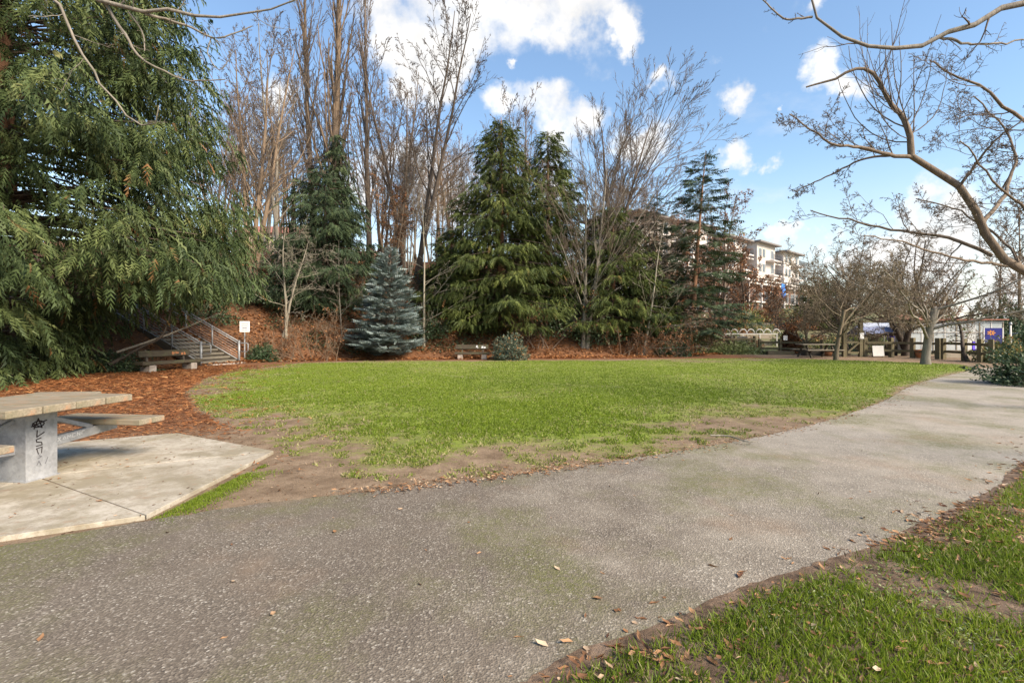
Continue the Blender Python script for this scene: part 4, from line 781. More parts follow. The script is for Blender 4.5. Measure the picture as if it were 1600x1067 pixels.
def build_shrubs():
    shrub('bush', 'grey-green bush sprinkled with orange leaves right of the far bench', g0(796, 562.5), (1.05, .8, 1.35), 5200, .11, 'shrub_leaf', 401, rag=.3)
    shrub('bush', 'small dark evergreen bush behind the sign post', (-12.1, 24.9, hz1(-12.1, 24.9)), (.8, .6, .85), 2200, .12, 'ivy_leaf', 402)
    shrub('bush', 'glossy dark shrub at the right edge beside the path', (14.3, 14.2, 0), (1.15, 1.0, .95), 5200, .10, 'ivy_leaf', 403, rag=.5)
    shrub('bush', 'yellow-orange garden shrub at the end of the rail fence', (23.6, 24.6, 0), (1.3, 1.0, 1.1), 4200, .12, 'yellow_shrub_leaf', 404, rag=.4)
    shrub('bush', 'low green mound between the yellow shrub and the far path', (25.6, 25.6, 0), (1.0, .9, .7), 2600, .11, 'ivy_leaf', 405)
    shrub('bush', 'round rust-brown dead bush beside the small pruned tree', (18.6, 34.2, 0), (.85, .7, 2.0), 4200, .13, 'rust_leaf', 406, rag=.12)
    shrub('bush', 'silvery low ground plants under the tall fir', (14.2, 33.2, .0), (2.4, 1.0, .75), 3600, .13, 'clover_leaf', 407, rag=.5)
    shrub('bush', 'dark ivy mound at the foot of the leaning sapling', (9.6, 30.2, 0), (1.3, .8, .9), 2600, .13, 'ivy_leaf', 408)
    shrub('bush', 'ivy mound left of the blue spruce under the dark conifer', (-8.3, 27.9, 0), (1.2, .7, 1.0), 2600, .13, 'ivy_leaf', 409)
    shrub('bush', 'low ivy clump beside the bench under the big cedar', (-14.6, 18.7, 0), (1.4, .8, .7), 2600, .10, 'ivy_leaf', 410, rag=.5)
    shrub('round_evergreen', 'dark round evergreen tree beside the end of the apartments', (31.0, 51, hz1(31, 51)), (3.2, 2.4, 5.2), 6000, .32, 'cedar_dark_leaf', 411, cat='tree', rag=.3)
    shrub('round_evergreen', 'dark evergreen tree at the far right end of the path', (39.5, 41, 0), (3.2, 2.6, 4.0), 5200, .26, 'ivy_leaf', 412, cat='tree', rag=.35)
    shrub('round_evergreen', 'rusty-topped distant tree behind the garden canopies', (50, 62, 0), (5.0, 3, 6.5), 5200, .34, 'rust_leaf', 413, cat='tree', rag=.4)
    twig_bush('twig_bush', 'rust-brown twiggy brush at the foot of the zigzag tree', g0(452, 564), 1.9, 421, 'bark_warm', 22, .55, leaves=(900, 'rust_leaf', .10))
    twig_bush('twig_bush', 'bare orange-brown arching bush left of the fir trunk', (7.9, 29.4, 0), 2.4, 422, 'bark_warm', 20, .7, lean=(.5, 0), leaves=(1300, 'rust_leaf', .12))
    twig_bush('twig_bush', 'tangle of bare stems on the slope left of the stairs sign', (-10.6, 27.4, hz1(-10.6, 27.4)), 2.4, 423, 'bark_warm', 18, .5, leaves=(500, 'rust_leaf', .12))
    r = np.random.default_rng(77)
    wh = [(330, 26, 'near the top of the stair railing'), (350, 29, 'above the stair railing'), (415, 29.5, 'at the foot of the multi-stemmed tree'), (425, 33, 'above the zigzag tree'), (480, 33, 'behind the zigzag tree'), (560, 31, 'just left of the blue spruce top'), (585, 34, 'behind the blue spruce'), (640, 32, 'right of the blue spruce'), (680, 34, 'behind the pale sapling'), (720, 36, 'left of the tall mid cedar'), (755, 33, 'under the tall mid cedar'), (880, 31, 'left of the fan-shaped tree'), (935, 30, 'right of the fan-shaped tree'), (985, 33, 'behind the leaning sapling'), (1050, 32, 'left of the fir trunk'), (1110, 34, 'right of the fir trunk')]
    tp = []
    for i, (px, Y, w) in enumerate(wh):
        b = at(px, Y)
        if i % 2 == 0: o = shrub('undergrowth_bush', 'dark leafy undergrowth ' + w, b, (1.5, 1.1, r.uniform(1.2, 2.0)), 1500, .15, 'ivy_leaf', 440 + i, rag=.5)
        elif len(tp) >= 3: o = copy_thing(tp[i % 3], b, 1.1 * i, r.uniform(.8, 1.2), 'brown twiggy undergrowth ' + w)
        else: o = twig_bush('undergrowth_bush', 'brown twiggy undergrowth ' + w, b, r.uniform(2.2, 3.6), 440 + i, ('bark_warm', 'bark_brown', 'bark_pale')[i % 3], 18, .55, leaves=(700, 'rust_leaf', .13))
        o['group'] = 'undergrowth on the slope'
        if i % 2 and len(tp) < 3: tp.append(o)
    ip = [o for o in bpy.data.objects if o.name.startswith('undergrowth_bush') and 'dark leafy' in o.get('label', '')]
    for i in range(40):
        px = r.uniform(320, 1110); Y = r.uniform(28.5, 39); b = at(px, Y)
        if foot_dist(b[0], b[1]) < .8 or (px < 400 and Y < 27): continue
        j = i % 5; lab = 'dark leafy undergrowth low among the trees of the slope' if j < 2 else 'brown twiggy undergrowth low among the trees of the slope'
        copy_thing(ip[i % len(ip)] if j < 2 else tp[i % 3], b, 1.7 * i, r.uniform(.6, 1.25), lab)['group'] = lab.split(' low')[0] + ' among the trees'
    for i, (px, Y, w) in enumerate([(1130, 47, 'left of the hoops'), (1152, 52, 'above the hoops'), (1172, 47, 'right of the hoops'), (1190, 55, 'under the blue banner'), (1210, 49, 'above the dead brown bush'), (1228, 57, 'under the apartment end tower'), (1250, 50, 'left of the round evergreen'), (1142, 60, 'at the apartment foot, left'), (1166, 62, 'at the apartment foot, middle'), (1200, 63, 'at the apartment foot, right')]):
        b = at(px, Y)
        if i % 3 == 1: o = bare_tree('terrace_bush', 'bare brown terrace bush ' + w, b, r.uniform(3.5, 5.5), .06, 470 + i, SPARSE, 'bark_brown', stems=5, spread=.4, w=.07, rmin=.018, cat='shrub', leaves=(700, 'rust_leaf', .18))
        else: o = shrub('terrace_bush', ('rusty', 'x', 'mixed green')[i % 3] + ' leafy terrace bush ' + w, b, (2.0, 1.4, r.uniform(1.2, 2.2)), 1500, .2, ('rust_leaf', 'x', 'yellow_shrub_leaf')[i % 3], 470 + i, rag=.5)
        o['group'] = 'bushes on the garden terraces'
    r = np.random.default_rng(44)                      # plants in the garden plots: each a clump one can count
    kinds = [('ivy_leaf', 'dark green'), ('yellow_shrub_leaf', 'yellow-green'), ('rust_leaf', 'rusty'), ('clover_leaf', 'pale silvery'), ('grass_leaf', 'bright green')]
    where = ['behind the sloping handrail', 'behind the white hoops', 'beside the dead brown bush', 'behind the far picnic table', 'behind the garden gate', 'behind the white board', 'left of the glazed shed', 'below the apartment terrace']
    spots = [(14.6, 37), (16.6, 39), (18.4, 42), (20.8, 37), (23.0, 39), (24.8, 37.5), (27.6, 40), (24, 54)]
    for j, (x, y) in enumerate(spots):
        for i, (mt, cn) in enumerate(kinds):
            xx = x + r.uniform(-1.6, 1.6); yy = y + r.uniform(-1.8, 3.5); sc = r.uniform(.6, 1.25) * (1.8 if j == 7 else 1)
            shrub('garden_plant', f'{cn} garden plant {where[j]}', (xx, yy, hz1(xx, yy) - .03), (.75 * sc, .65 * sc, .8 * sc), 520, .15 * sc, mt, 500 + j * 7 + i, cat='plant', stems=4, rag=.4)['group'] = 'plants in the garden plots'
build_shrubs()

# ------------------------------------------------------------------ concrete pad and picnic table (left foreground)
def build_pad():
    root = thing('concrete_pad', 'pale hexagonal concrete pad under the near picnic table', 'pad', (PAD_C[0], PAD_C[1], 0))
    ang = (30, 90, 150, 210, 270, 330)
    for i in range(6):
        a, b = np.radians(ang[i]), np.radians(ang[(i + 1) % 6]); u = np.array((math.cos(a), math.sin(a))); w = np.array((math.cos(b), math.sin(b))); m = nrm(u + w) * .012
        pts = [m * 1.2, u * 2.18 + m - u * .01, w * 2.18 + m - w * .01]
        mb = MB(); k = 0.004
        o1 = [tuple(p) for p in pts]; c = sum(pts) / 3; o2 = [tuple(p + nrm(c - p) * k) for p in pts]
        n = 3; mb.v += [(x, y, -.08) for x, y in o1] + [(x, y, .034) for x, y in o1] + [(x, y, .038) for x, y in o2]
        mb.f.append((2, 1, 0)); mb.f.append((6, 7, 8))
        for r in (0, 3):
            for j in range(3): l = (j + 1) % 3; mb.f.append((r + j, r + l, r + 3 + l, r + 3 + j))
        mb.build('slab', 'concrete', root)
    MB().prism([(2.05 * math.cos(math.radians(a)), 2.05 * math.sin(math.radians(a))) for a in ang], -.06, .031).build('joint_fill', 'verge_ground', root)
build_pad()

def stroke(mb, pts, w, x):                # ribbon in the local YZ plane at x, facing +X
    for (y0, z0), (y1, z1) in zip(pts[:-1], pts[1:]):
        d = Vector((0, y1 - y0, z1 - z0)); L = max(d.length, 1e-5); d /= L; n = Vector((0, -d.z, d.y)) * w / 2; e = d * w * .3
        a = Vector((x, y0, z0)) - e; b = Vector((x, y1, z1)) + e
        mb.poly([a + n, a - n, b - n, b + n])
def build_near_table():
    th = math.radians(-8); c = (-4.87, 5.13, .038)
    t = thing('picnic_table', 'weathered picnic table on a graffitied steel post, left foreground', 'picnic table', c, th)
    px, py = .06, -.02
    post = MB().box((px, py, .33), (.30, .30, .66), ch=.012).build('post', 'galvanised', t)
    MB().box((px, py, .675), (.62, .80, .03), ch=.004).build('top_plate', 'galvanised', t)
    MB().box((px, py, .006), (.33, .33, .012)).build('foot_plate', 'galvanised', post)
    w = .312
    for k in range(4): MB().box((0, 0, 0), (1.14 + .012 * (k % 2), w - .007, .072), ch=.007).build('tabletop_plank', 'plank_face', t, loc=(.0 + .004 * k, (k - 1.5) * w, .728 + .002 * (k % 2)))
    for s in (1, -1):
        a = MB().bar((px, py + s * .15, .31), (px, s * .92, .37), .07, .10, .006).build('seat_arm', 'galvanised', t)
        MB().bar((px, py + s * .15, .585), (px, s * .62, .395), .05, .045, .004).build('brace', 'galvanised', t)
        MB().box((px, s * .83, .405), (.40, .24, .018), ch=.003).build('seat_bracket', 'galvanised', t)
        for q in (0, 1): MB().box((0, 0, 0), (1.16, .168, .062), ch=.006).build('seat_plank', 'plank_face', t, loc=(.09, s * (.71 + .176 * q), .446))
    a = MB().bar((px - .15, py, .31), (-.98, py, .37), .07, .10, .006).build('seat_arm', 'galvanised', t)
    MB().bar((px - .15, py, .585), (-.66, py, .395), .05, .045, .004).build('brace', 'galvanised', t)
    for q in (0, 1): MB().box((0, 0, 0), (.168, 1.16, .062), ch=.006).build('seat_plank', 'plank_face', t, loc=(-.80 - .176 * q, py, .446))
    X = px + .1525                          # marks on the face that looks right
    g = MB(); o = py; W = .011
    circ = [(o - .035 + .055 * math.cos(q), .545 + .030 * math.sin(q)) for q in np.linspace(0, 2 * math.pi, 13)]; stroke(g, circ, W, X)
    stroke(g, [(o - .10, .53), (o + .045, .572), ], W, X); stroke(g, [(o - .075, .505), (o - .035, .60), (o + .0, .505), (o - .09, .56)], W, X)
    stroke(g, [(o - .045, .485), (o - .05, .42), (o + .02, .455)], W, X)
    stroke(g, [(o - .01, .405), (o - .055, .395), (o - .05, .37), (o - .005, .36), (o - .0, .335), (o - .055, .33)], W * .9, X)
    stroke(g, [(o - .05, .305), (o - .035, .25)], W * .8, X); stroke(g, [(o - .055, .305), (o + .0, .315), (o - .005, .255)], W * .8, X)
    g.build('graffiti_mark', 'black_ink', post)
    g = MB(); stroke(g, [(o - .05, .14), (o - .03, .18), (o - .01, .135)], .006, X); stroke(g, [(o + .03, .14), (o + .055, .20)], .006, X); stroke(g, [(o - .04, .205), (o - .005, .22), (o - .03, .235)], .006, X)
    g.build('faded_mark', 'sign_grey', post)
    g = MB(); y = py + .25; xa = px + .0375     # pale scrawl along the far seat arm
    for q, gl in enumerate(([(0, 0), (.03, .035), (.0, .035), (.03, 0)], [(.0, .01), (.02, .035), (.035, .01), (.0, .01)], [(0, 0), (0, .035), (.018, .015), (.035, .035), (.035, 0)], [(.03, 0), (0, 0), (0, .035), (.03, .035)], [(0, 0), (0, .035), (.03, 0), (.03, .035)], [(.03, .035), (0, .035), (0, 0)])):
        yy = y + q * .052; zz = .318 + (yy - py - .15) * .095 - .018; stroke(g, [(yy + u, zz + v) for u, v in gl], .005, xa)
    g.build('pale_scrawl', 'white_ink', t)
build_near_table()

# ------------------------------------------------------------------ benches
def bench(label, c, rz, L, back, sheet=None):
    t = thing('park_bench', label, 'bench', c, rz)
    for s in (-1, 1):
        b = MB().box((s * L * .34, .02, .13), (.26, .46, .29), ch=.03); b.build('concrete_foot', 'concrete_block', t)
        MB().bar((s * L * .30, .20, .26), (s * L * .30, .33, .80), .10, .08, .01, up=(1, 0, 0)).build('back_support', 'wood_dark', t)
    MB().box((0, 0, 0), (L, .26, .12), ch=.015).build('seat_plank', 'bench_wood', t, loc=(0, -.10, .335)); MB().box((0, 0, 0), (L * .98, .20, .115), ch=.015).build('seat_plank', 'bench_wood', t, loc=(-.01, .135, .332))
    o = MB().box((0, 0, 0), (back, .08, .24), ch=.015).build('backrest', 'bench_wood', t, loc=(-.03, .24, .66)); o.rotation_euler = (math.radians(-13), 0, 0)
    r = np.random.default_rng(int(L * 100)); g = MB()
    for k in range(9):                     # worn paint and carved marks on the back
        x = r.uniform(.05, .45) * back * .9; z = .66 + r.uniform(-.05, .06); y = .24 - .043 + (z - .66) * math.tan(math.radians(13)); w = r.uniform(.02, .07); h = r.uniform(.02, .06)
        g.poly([(x - w, y - h * .22 - .004, z - h), (x + w * .8, y - h * .22 - .004, z - h * .9), (x + w, y + h * .22 - .004, z + h * .8), (x - w * .7, y + h * .22 - .004, z + h)])
    g.build('worn_patch', sheet or 'terracotta', o.parent)
    return t
bench('dark mossy plank bench beside the foot of the stairs', (-12.95, 19.4, -.01), math.radians(72.5), 2.45, 2.05)
bench('dark plank bench strewn with leaves at the far lawn edge', (at(738, 27.2)[0], 27.2, hz1(at(738, 27.2)[0], 27.2) - .02), 0, 1.85, 1.75, 'white_ink')

# ------------------------------------------------------------------ stairs with handrails, sign
def build_stairs():
    B = Vector((-13.24, 21.8, 0)); wv = Vector((.2, .98, 0)).normalized(); a = Vector((-.98, .196, 0)).normalized(); W = 2.24; up = Vector((0, 0, 1))
    ang = math.atan2(wv.y, wv.x); rise, run = .165, .33
    st = thing('timber_stairs', 'timber stairs climbing left into the trees', 'stairs', tuple(B), 0); z0 = Vector(B)
    for k in range(16):
        p = wv * W / 2 + a * (run * (k + .5) + .12) + up * (rise * (k + 1) - .045)
        MB().box((0, 0, 0), (W - .1, run + .03, .085), ch=.008).build('tread', 'wood_step', st, loc=tuple(p), rz=ang)
        MB().box((0, 0, 0), (W - .14, .03, rise - .09), ch=0).build('riser', 'wood_dark', st, loc=tuple(p + a * (-run / 2 + .05) - up * (.043 + (rise - .09) / 2)), rz=ang)
    for s in (0, 1):
        p0 = wv * (W * s) + up * -.02; MB().bar(p0 + a * .1 + up * .02, p0 + a * 5.4 + up * (5.3 * .5 - .02), .06, .30, .006).build('stringer', 'wood_dark', st)
    MB().box((0, 0, .02), (W * .9, .28, .07), ch=.01).build('foot_slab', 'concrete_block', st, loc=tuple(wv * W * .58 - a * .18), rz=ang)
    for s, lab in ((0, 'galvanised stair railing nearest the bench'), (1, 'galvanised stair railing beside the white sign')):
        o = B + wv * (W * s); rl = thing('stair_railing', lab, 'railing', tuple(o), 0, 'stair railings')
        sl = .5
        for k in range(4):
            d = a * (1.45 * k) + up * (sl * 1.45 * k); MB().tube([d + up * -.1, d + up * 1.03], .052 if k == 0 else .035, 10).build('post', 'galvanised_rail', rl, True)
        cap = MB().tube([up * 1.03, up * 1.05, up * 1.062], [.054, .05, .02], 10).build('post_cap', 'galvanised_rail', rl, True)
        for z, rr in ((1.0, .026), (.90, .024)): MB().tube([up * z, a * 5 + up * (z + sl * 5)], rr, 8).build('handrail', 'galvanised_rail', rl, True)
        MB().tube([up * .14, a * 5 + up * (.14 + sl * 5)], .022, 8).build('bottom_rail', 'galvanised_rail', rl, True)
        for q in range(5): z = .26 + .125 * q; MB().tube([up * z, a * 5 + up * (z + sl * 5)], .0075, 5).build('cable', 'galvanised_rail', rl, True)
        e = -a; sd = wv * (.0)
        MB().tube([up * .93, e * .10 + up * .93, e * .40 + up * .93, e * .47 + up * .90, e * .48 + up * .84, e * .48 + up * .60, e * .46 + up * .55, e * .40 + up * .53, up * .53], .022, 8).build('end_loop', 'galvanised_rail', rl, True)
    s = thing('notice_sign', 'small white notice sign on a thin post at the stair foot', 'sign', (-13.05, 25.0, hz1(-13.05, 25.0)), math.radians(24))
    MB().box((0, 0, .78), (.05, .035, 1.72), ch=.004).build('post', 'galvanised_rail', s)
    b = MB().box((0, -.03, 1.55), (.43, .014, .52), ch=.005).build('board', 'paper', s); g = MB(); r = np.random.default_rng(8)
    for row, (z, x0, x1, h) in enumerate(((1.70, -.15, .15, .05), (1.60, -.16, .13, .045), (1.49, -.12, .11, .05), (1.39, -.15, .10, .035))):
        x = x0
        while x < x1:                       # the lettering is too small to read in the photograph: rows of dark strokes
            w = r.uniform(.022, .036); g.poly([(x, -.039, z - h / 2), (x + w, -.039, z - h / 2), (x + w, -.039, z + h / 2), (x, -.039, z + h / 2)]); x += w + r.uniform(.006, .011)
    g.build('lettering', 'black_ink', b)
build_stairs()
def stick(label, pts, r0, mat, name='fallen_branch', cat='branch'):
    P = np.array(smooth_curve(pts, 5)); o = P[0].copy(); P = P - o; v, q = tubes(P[None], np.linspace(r0, r0 * .35, len(P))[None], 6, 5); tag(link(name, mesh_np(name, v, q, mat=mat, smooth=True), None, tuple(o)), label, cat)
stick('dark dead limb slanting up across the stair railing', [(-14.3, 18.2, .3), (-13.4, 18.6, .95), (-12.9, 18.9, 1.35), (-12.75, 19.2, 2.4)], .075, 'bark_dark')
stick('thin pale dead branch crossing the stair railings', [(-13.9, 18.0, .75), (-13.0, 18.9, 1.25), (-12.2, 19.6, 1.75), (-11.7, 20.4, 2.2)], .05, 'bark_grey')
stick('short bleached stick lying on the right of the lawn', [(*gpt(1110, 688), .07), (*gpt(1140, 690), .075), (*gpt(1165, 697), .065), (*gpt(1185, 698), .07)], .014, 'bark_pale', 'fallen_stick', 'stick')
stick('thick curved cedar root at the left edge of the mulch', [(-16.9, 16.4, .9), (-16.2, 15.9, .5), (-15.4, 15.5, .15), (-14.6, 15.2, -.02)], .32, 'bark_cedar', 'cedar_root', 'root')
MB().box((0, 0, .07), (1.3, .18, .14), ch=.02).build('log_edging', 'wood_weathered', None, loc=(-9.9, 11.4, 0), rz=.1)
tag(bpy.data.objects['log_edging'], 'short bleached timber lying in the mulch by the table', 'timber')

# single fallen leaves one can pick out on the path and pad
def build_leaves():
    P = [(925, 938, .075, .62, 'bright orange-brown leaf lying alone mid-path'), (525, 832, .06, .45, 'brown curled leaf on the path below the pad'), (360, 912, .05, .9, 'pale leaf on the dark part of the path'), (430, 960, .055, .8, 'pale curled leaf left of the path centre'), (60, 1008, .06, .55, 'orange leaf near the left bottom corner'), (630, 798, .05, .9, 'pale leaf near the bare earth edge of the path'), (875, 895, .05, .95, 'whitish hooked leaf in the path middle'), (1140, 848, .05, .4, 'brown leaf on the mossy right side of the path'), (1410, 805, .06, .9, 'long pale curled leaf near the right path edge'), (160, 790, .05, .5, 'brown leaf near the front slab edge')]
    for px, py, s, tn, lab in P:
        x, y = gpt(px, py); r = np.random.default_rng(int(px)); pad = inpoly(np.array([x]), np.array([y]), PAD)[0]
        me = scatter('fallen_leaf', 'verge_litter', *CURL, np.zeros((1, 3)), rand_dirs(r, 1, 0, 4), rand_dirs(r, 1, 84, 90), np.array([s]), np.array([tn]))
        tag(link('fallen_leaf', me, None, (x, y, .042 if pad else .018)), lab, 'leaf', 'single leaves on the path')
build_leaves()

# ------------------------------------------------------------------ garden: fences, gate, table, board, shed
def fence(label, pts, h, rails, pw=.16, extra=.12):
    P = [Vector((x, y, hz1(x, y))) for x, y in pts]; t = thing('rail_fence', label, 'fence', tuple(P[0]), 0); o = P[0]
    for i, p in enumerate(P): MB().box((0, 0, 0), (pw, pw, h + .2 + extra), ch=.012).build('post', 'wood_fence', t, loc=tuple(p - o + Vector((0, 0, (h + extra) / 2 - .1))), rz=.2 * i)
    for a, b in zip(P[:-1], P[1:]):
        for z in rails: MB().bar(a - o + Vector((0, -pw * .55, z)), b - o + Vector((0, -pw * .55, z)), .05, .13, .006).build('rail', 'wood_fence', t)
    return t
def build_garden():
    fence('timber handrail fence sloping down from the fir to the garden', [(12.4, 34.6), (13.5, 34.4), (14.9, 34.2), (16.1, 34.0)], 1.05, (.95, .55))
    fence('low two-rail fence left of the round brown bush', [(16.4, 33.9), (17.5, 33.4), (18.6, 32.6), (19.0, 31.4)], .85, (.75, .35))
    fence('mossy rail fence behind the white board', [(20.4, 29.6), (21.7, 29.3), (22.3, 28.5), (22.7, 27.3)], 1.0, (.82, .38), .2)
    fence('weathered two-rail fence running to the right end by the yellow shrub', [(22.75, 27.0), (22.6, 25.6), (22.3, 24.4), (22.0, 23.5)], 1.0, (.85, .42), .17)
    g = thing('garden_gate', 'low timber gate with diagonal brace between two tall posts', 'gate', (19.2, 29.6, 0), 0)
    for x in (0, .95): MB().box((0, 0, .95), (.19, .19, 2.1 + .3 * (x > 0)), ch=.015).build('gate_post', 'wood_fence', g, loc=(x * 1.0, 0, 0))
    for z in (.25, .85): MB().box((0, 0, 0), (.72, .05, .10)).build('rail', 'wood_fence', g, loc=(.48, -.04, z))
    MB().bar((.15, -.09, .27), (.82, -.09, .83), .04, .09).build('brace', 'wood_fence', g)
    tag(MB().box((0, 0, 0), (.24, .012, .34), ch=.003).build('paper_notice', 'paper', None, loc=(20.15, 29.49, 1.22)), 'white paper notice pinned to the taller gate post', 'notice')
    tag(MB().box((0, 0, 0), (.26, .012, .30), ch=.003).build('paper_notice', 'paper', None, loc=(17.6, 32.95, 1.05)), 'small pale notice near the forked tree trunk', 'notice')
    b = thing('white_board', 'white board leaning on the garden fence', 'board', (20.85, 29.15, 0), -.1)
    o = MB().box((0, 0, 0), (.60, .03, .60), ch=.006).build('panel', 'white_paint', b, loc=(0, 0, .36)); o.rotation_euler = (math.radians(-9), 0, 0)
    for s in (-1, 1): MB().box((s * .28, .05, .17), (.05, .05, .34)).build('leg', 'wood_fence', b)
    # far picnic table
    t = thing('picnic_table', 'grey timber picnic table far across the lawn by the fence', 'picnic table', (17.2, 28.9, 0), .06)
    for k in range(4): MB().box((0, 0, 0), (2.1, .17, .05), ch=.004).build('tabletop_plank', 'wood_weathered', t, loc=(0, (k - 1.5) * .18, .74))
    for s in (-1, 1):
        MB().box((0, 0, 0), (2.1, .25, .05), ch=.004).build('seat_plank', 'wood_weathered', t, loc=(0, s * .68, .44))
        for q in (-1, 1): MB().bar((s * .72, q * .16, .71), (s * .72, q * .62, 0), .05, .11).build('leg', 'wood_dark', t)
        MB().box((0, 0, 0), (.05, 1.45, .10)).build('cross_beam', 'wood_dark', t, loc=(s * .76, 0, .36))
    # raised beds
    for lab, x, y, L, W_, H_, mt in (('mossy low round-ended raised bed by the low fence', 17.0, 32.7, 1.7, .7, .22, 'wood_mossy'), ('long dark planter behind the far picnic table', 18.7, 31.2, 1.9, .5, .42, 'wood_dark'), ('low timber planter box beyond the rail fence', 25.4, 29.0, 2.4, .7, .4, 'wood_weathered'), ('grey compost bin behind the handrail fence', 16.2, 37.0, 1.2, .9, .9, 'stone_grey')):
        p = thing('raised_bed', lab, 'planter', (x, y, hz1(x, y)), .05)
        for s in (-1, 1): MB().box((0, s * W_ / 2, H_ / 2), (L, .05, H_), ch=.005).build('side_board', mt, p); MB().box((s * L / 2, 0, H_ / 2), (.05, W_ - .06, H_), ch=.005).build('end_board', mt, p)
        MB().box((0, 0, H_ * .42), (L - .07, W_ - .07, H_ * .84)).build('soil', 'verge_ground', p)
    # white wire hoops over a plot
    h = thing('hoop_frame', 'row of white hoops over a garden plot', 'hoops', (17.9, 38.2, hz1(17.9, 38.2)), 0)
    for k in range(7): MB().tube([(-1.9 + .62 * k + .28 * math.cos(q), .1 * (k % 2), .95 + .34 * math.sin(q)) for q in np.linspace(math.pi, 0, 9)], .035, 5).build('hoop', 'white_paint', h, True)
    for k in range(4): MB().box((-1.95 + 1.27 * k, 0, .48), (.06, .06, .96)).build('post', 'white_paint', h)
    MB().box((-.1, 0, .94), (4.0, .05, .05)).build('rail', 'white_paint', h)
    w = thing('retaining_wall', 'pale stone terrace wall below the apartments', 'wall', (24, 52, hz1(24, 52)), .25); r = np.random.default_rng(5)
    for k in range(12):
        for j in range(1): MB().box((0, 0, 0), (1.28, .5, .52), ch=.04).build('block', 'stone_grey', w, loc=(-8 + 1.32 * k + .5 * j, r.uniform(-.04, .04), .25 + .54 * j))
    w = thing('retaining_wall', 'long low timber terrace edge in the garden plots', 'wall', (19, 43, hz1(19, 43)), .15)
    for k in range(6): MB().box((0, 0, 0), (1.9, .18, .5), ch=.02).build('sleeper', 'wood_weathered', w, loc=(-5 + 1.95 * k, 0, .2))
    # glazed garden shed with lattice, canopies, mural
    s = thing('garden_shed', 'open glazed lattice shed beyond the rail fence', 'shed', (28.5, 33.0, 0), -.12)
    for k in range(9): MB().box((0, 0, 0), (.06, .06, 2.1)).build('post', 'white_paint' if k % 2 else 'wood_weathered', s, loc=(-2.6 + .68 * k, 0, 1.05))
    for k in range(8):
        for j in range(3): MB().box((0, 0, 0), (.58, .02, .58)).build('pane', 'greenhouse_glass', s, loc=(-2.26 + .68 * k, 0, .42 + .66 * j))
    for z in (.1, .75, 1.41, 2.08): MB().box((0, -.035, 0), (5.5, .05, .05)).build('rail', 'white_paint', s, loc=(.1, 0, z))
    MB().box((0, 0, 0), (5.9, 2.6, .07)).build('roof', 'red_roof', s, loc=(.1, 1.1, 2.22)); MB().box((0, 0, 0), (5.4, .06, 2.0)).build('back_wall', 'cream_wall', s, loc=(.1, 2.2, 1.05))
    for s_, lab, x, y, z, mt in ((0, 'pale blue canopy roof left of the dark twin-trunked tree', 26.0, 36.5, 1.5, 'pale_blue_tarp'), (1, 'blue tarp canopy behind the white board', 24.6, 35.0, 1.35, 'blue_tarp'), (2, 'rusty red shed roof between the canopies', 30.0, 39.5, 1.9, 'red_roof')):
        c = thing('garden_canopy', lab, 'canopy', (x, y, hz1(x, y)), .1 * s_); c['group'] = 'garden canopies'
        for qx in (-1, 1):
            for qy in (-1, 1): MB().tube([(qx * 1.1, qy * .8, 0), (qx * 1.1, qy * .8, z)], .03, 6).build('pole', 'galvanised_rail', c)
        mb = MB(); mb.v += [(-1.25, -.95, z - .1), (1.25, -.95, z - .1), (1.25, .95, z - .1), (-1.25, .95, z - .1), (-1.2, 0, z + .42), (1.2, 0, z + .42)]; mb.f += [(0, 1, 5, 4), (2, 3, 4, 5), (0, 4, 3), (1, 2, 5), (3, 2, 1, 0)]; mb.build('roof_sheet', mt, c)
    m = thing('mural_panel', 'navy panel with an orange flower painted on it', 'panel', (29.7, 31.6, 0), -.2)
    MB().box((0, 0, 1.18), (.95, .05, 1.0), ch=.005).build('panel', 'navy_board', m)
    for s in (-1, 1): MB().box((s * .5, .0, .85), (.06, .07, 1.7)).build('post', 'white_paint', m)
    f = MB()
    for k in range(7): a = 2 * math.pi * k / 7; f.poly([(-.12 + .05 * math.cos(a - .5), -.03, 1.38 + .05 * math.sin(a - .5)), (-.12 + .20 * math.cos(a - .25), -.03, 1.38 + .14 * math.sin(a - .25)), (-.12 + .24 * math.cos(a), -.03, 1.38 + .17 * math.sin(a)), (-.12 + .20 * math.cos(a + .25), -.03, 1.38 + .14 * math.sin(a + .25)), (-.12 + .05 * math.cos(a + .5), -.03, 1.38 + .05 * math.sin(a + .5))])
    f.build('flower', 'orange_paint', m)
    c = thing('garden_chair', 'purple plastic chair standing left of the navy panel', 'chair', (26.3, 28.9, 0), .6)
    MB().box((0, 0, .43), (.42, .42, .04), ch=.012).build('seat', 'purple_plastic', c); MB().prism([(-.21, .17), (.21, .17), (.21, .21), (-.21, .21)], .45, .92).build('backrest', 'purple_plastic', c)
    for sx in (-1, 1):
        for sy in (-1, 1): MB().bar((sx * .17, sy * .17, .42), (sx * .2, sy * .2, 0), .035, .035).build('leg', 'purple_plastic', c)
    b = thing('rain_barrel', 'small blue-violet barrel beside the twin-trunked tree', 'barrel', (23.1, 31.2, .75), 0)
    MB().tube([(0, 0, 0), (0, 0, .06), (0, 0, .3), (0, 0, .54), (0, 0, .6)], [.13, .16, .19, .16, .13], 12).build('body', 'purple_plastic', b, True); MB().tube([(0, 0, .6), (0, 0, .64)], .14, 12).build('lid', 'dark_metal', b)
    MB().box((0, 0, -.39), (.5, .4, .72), ch=.02).build('stand', 'wood_dark', b)
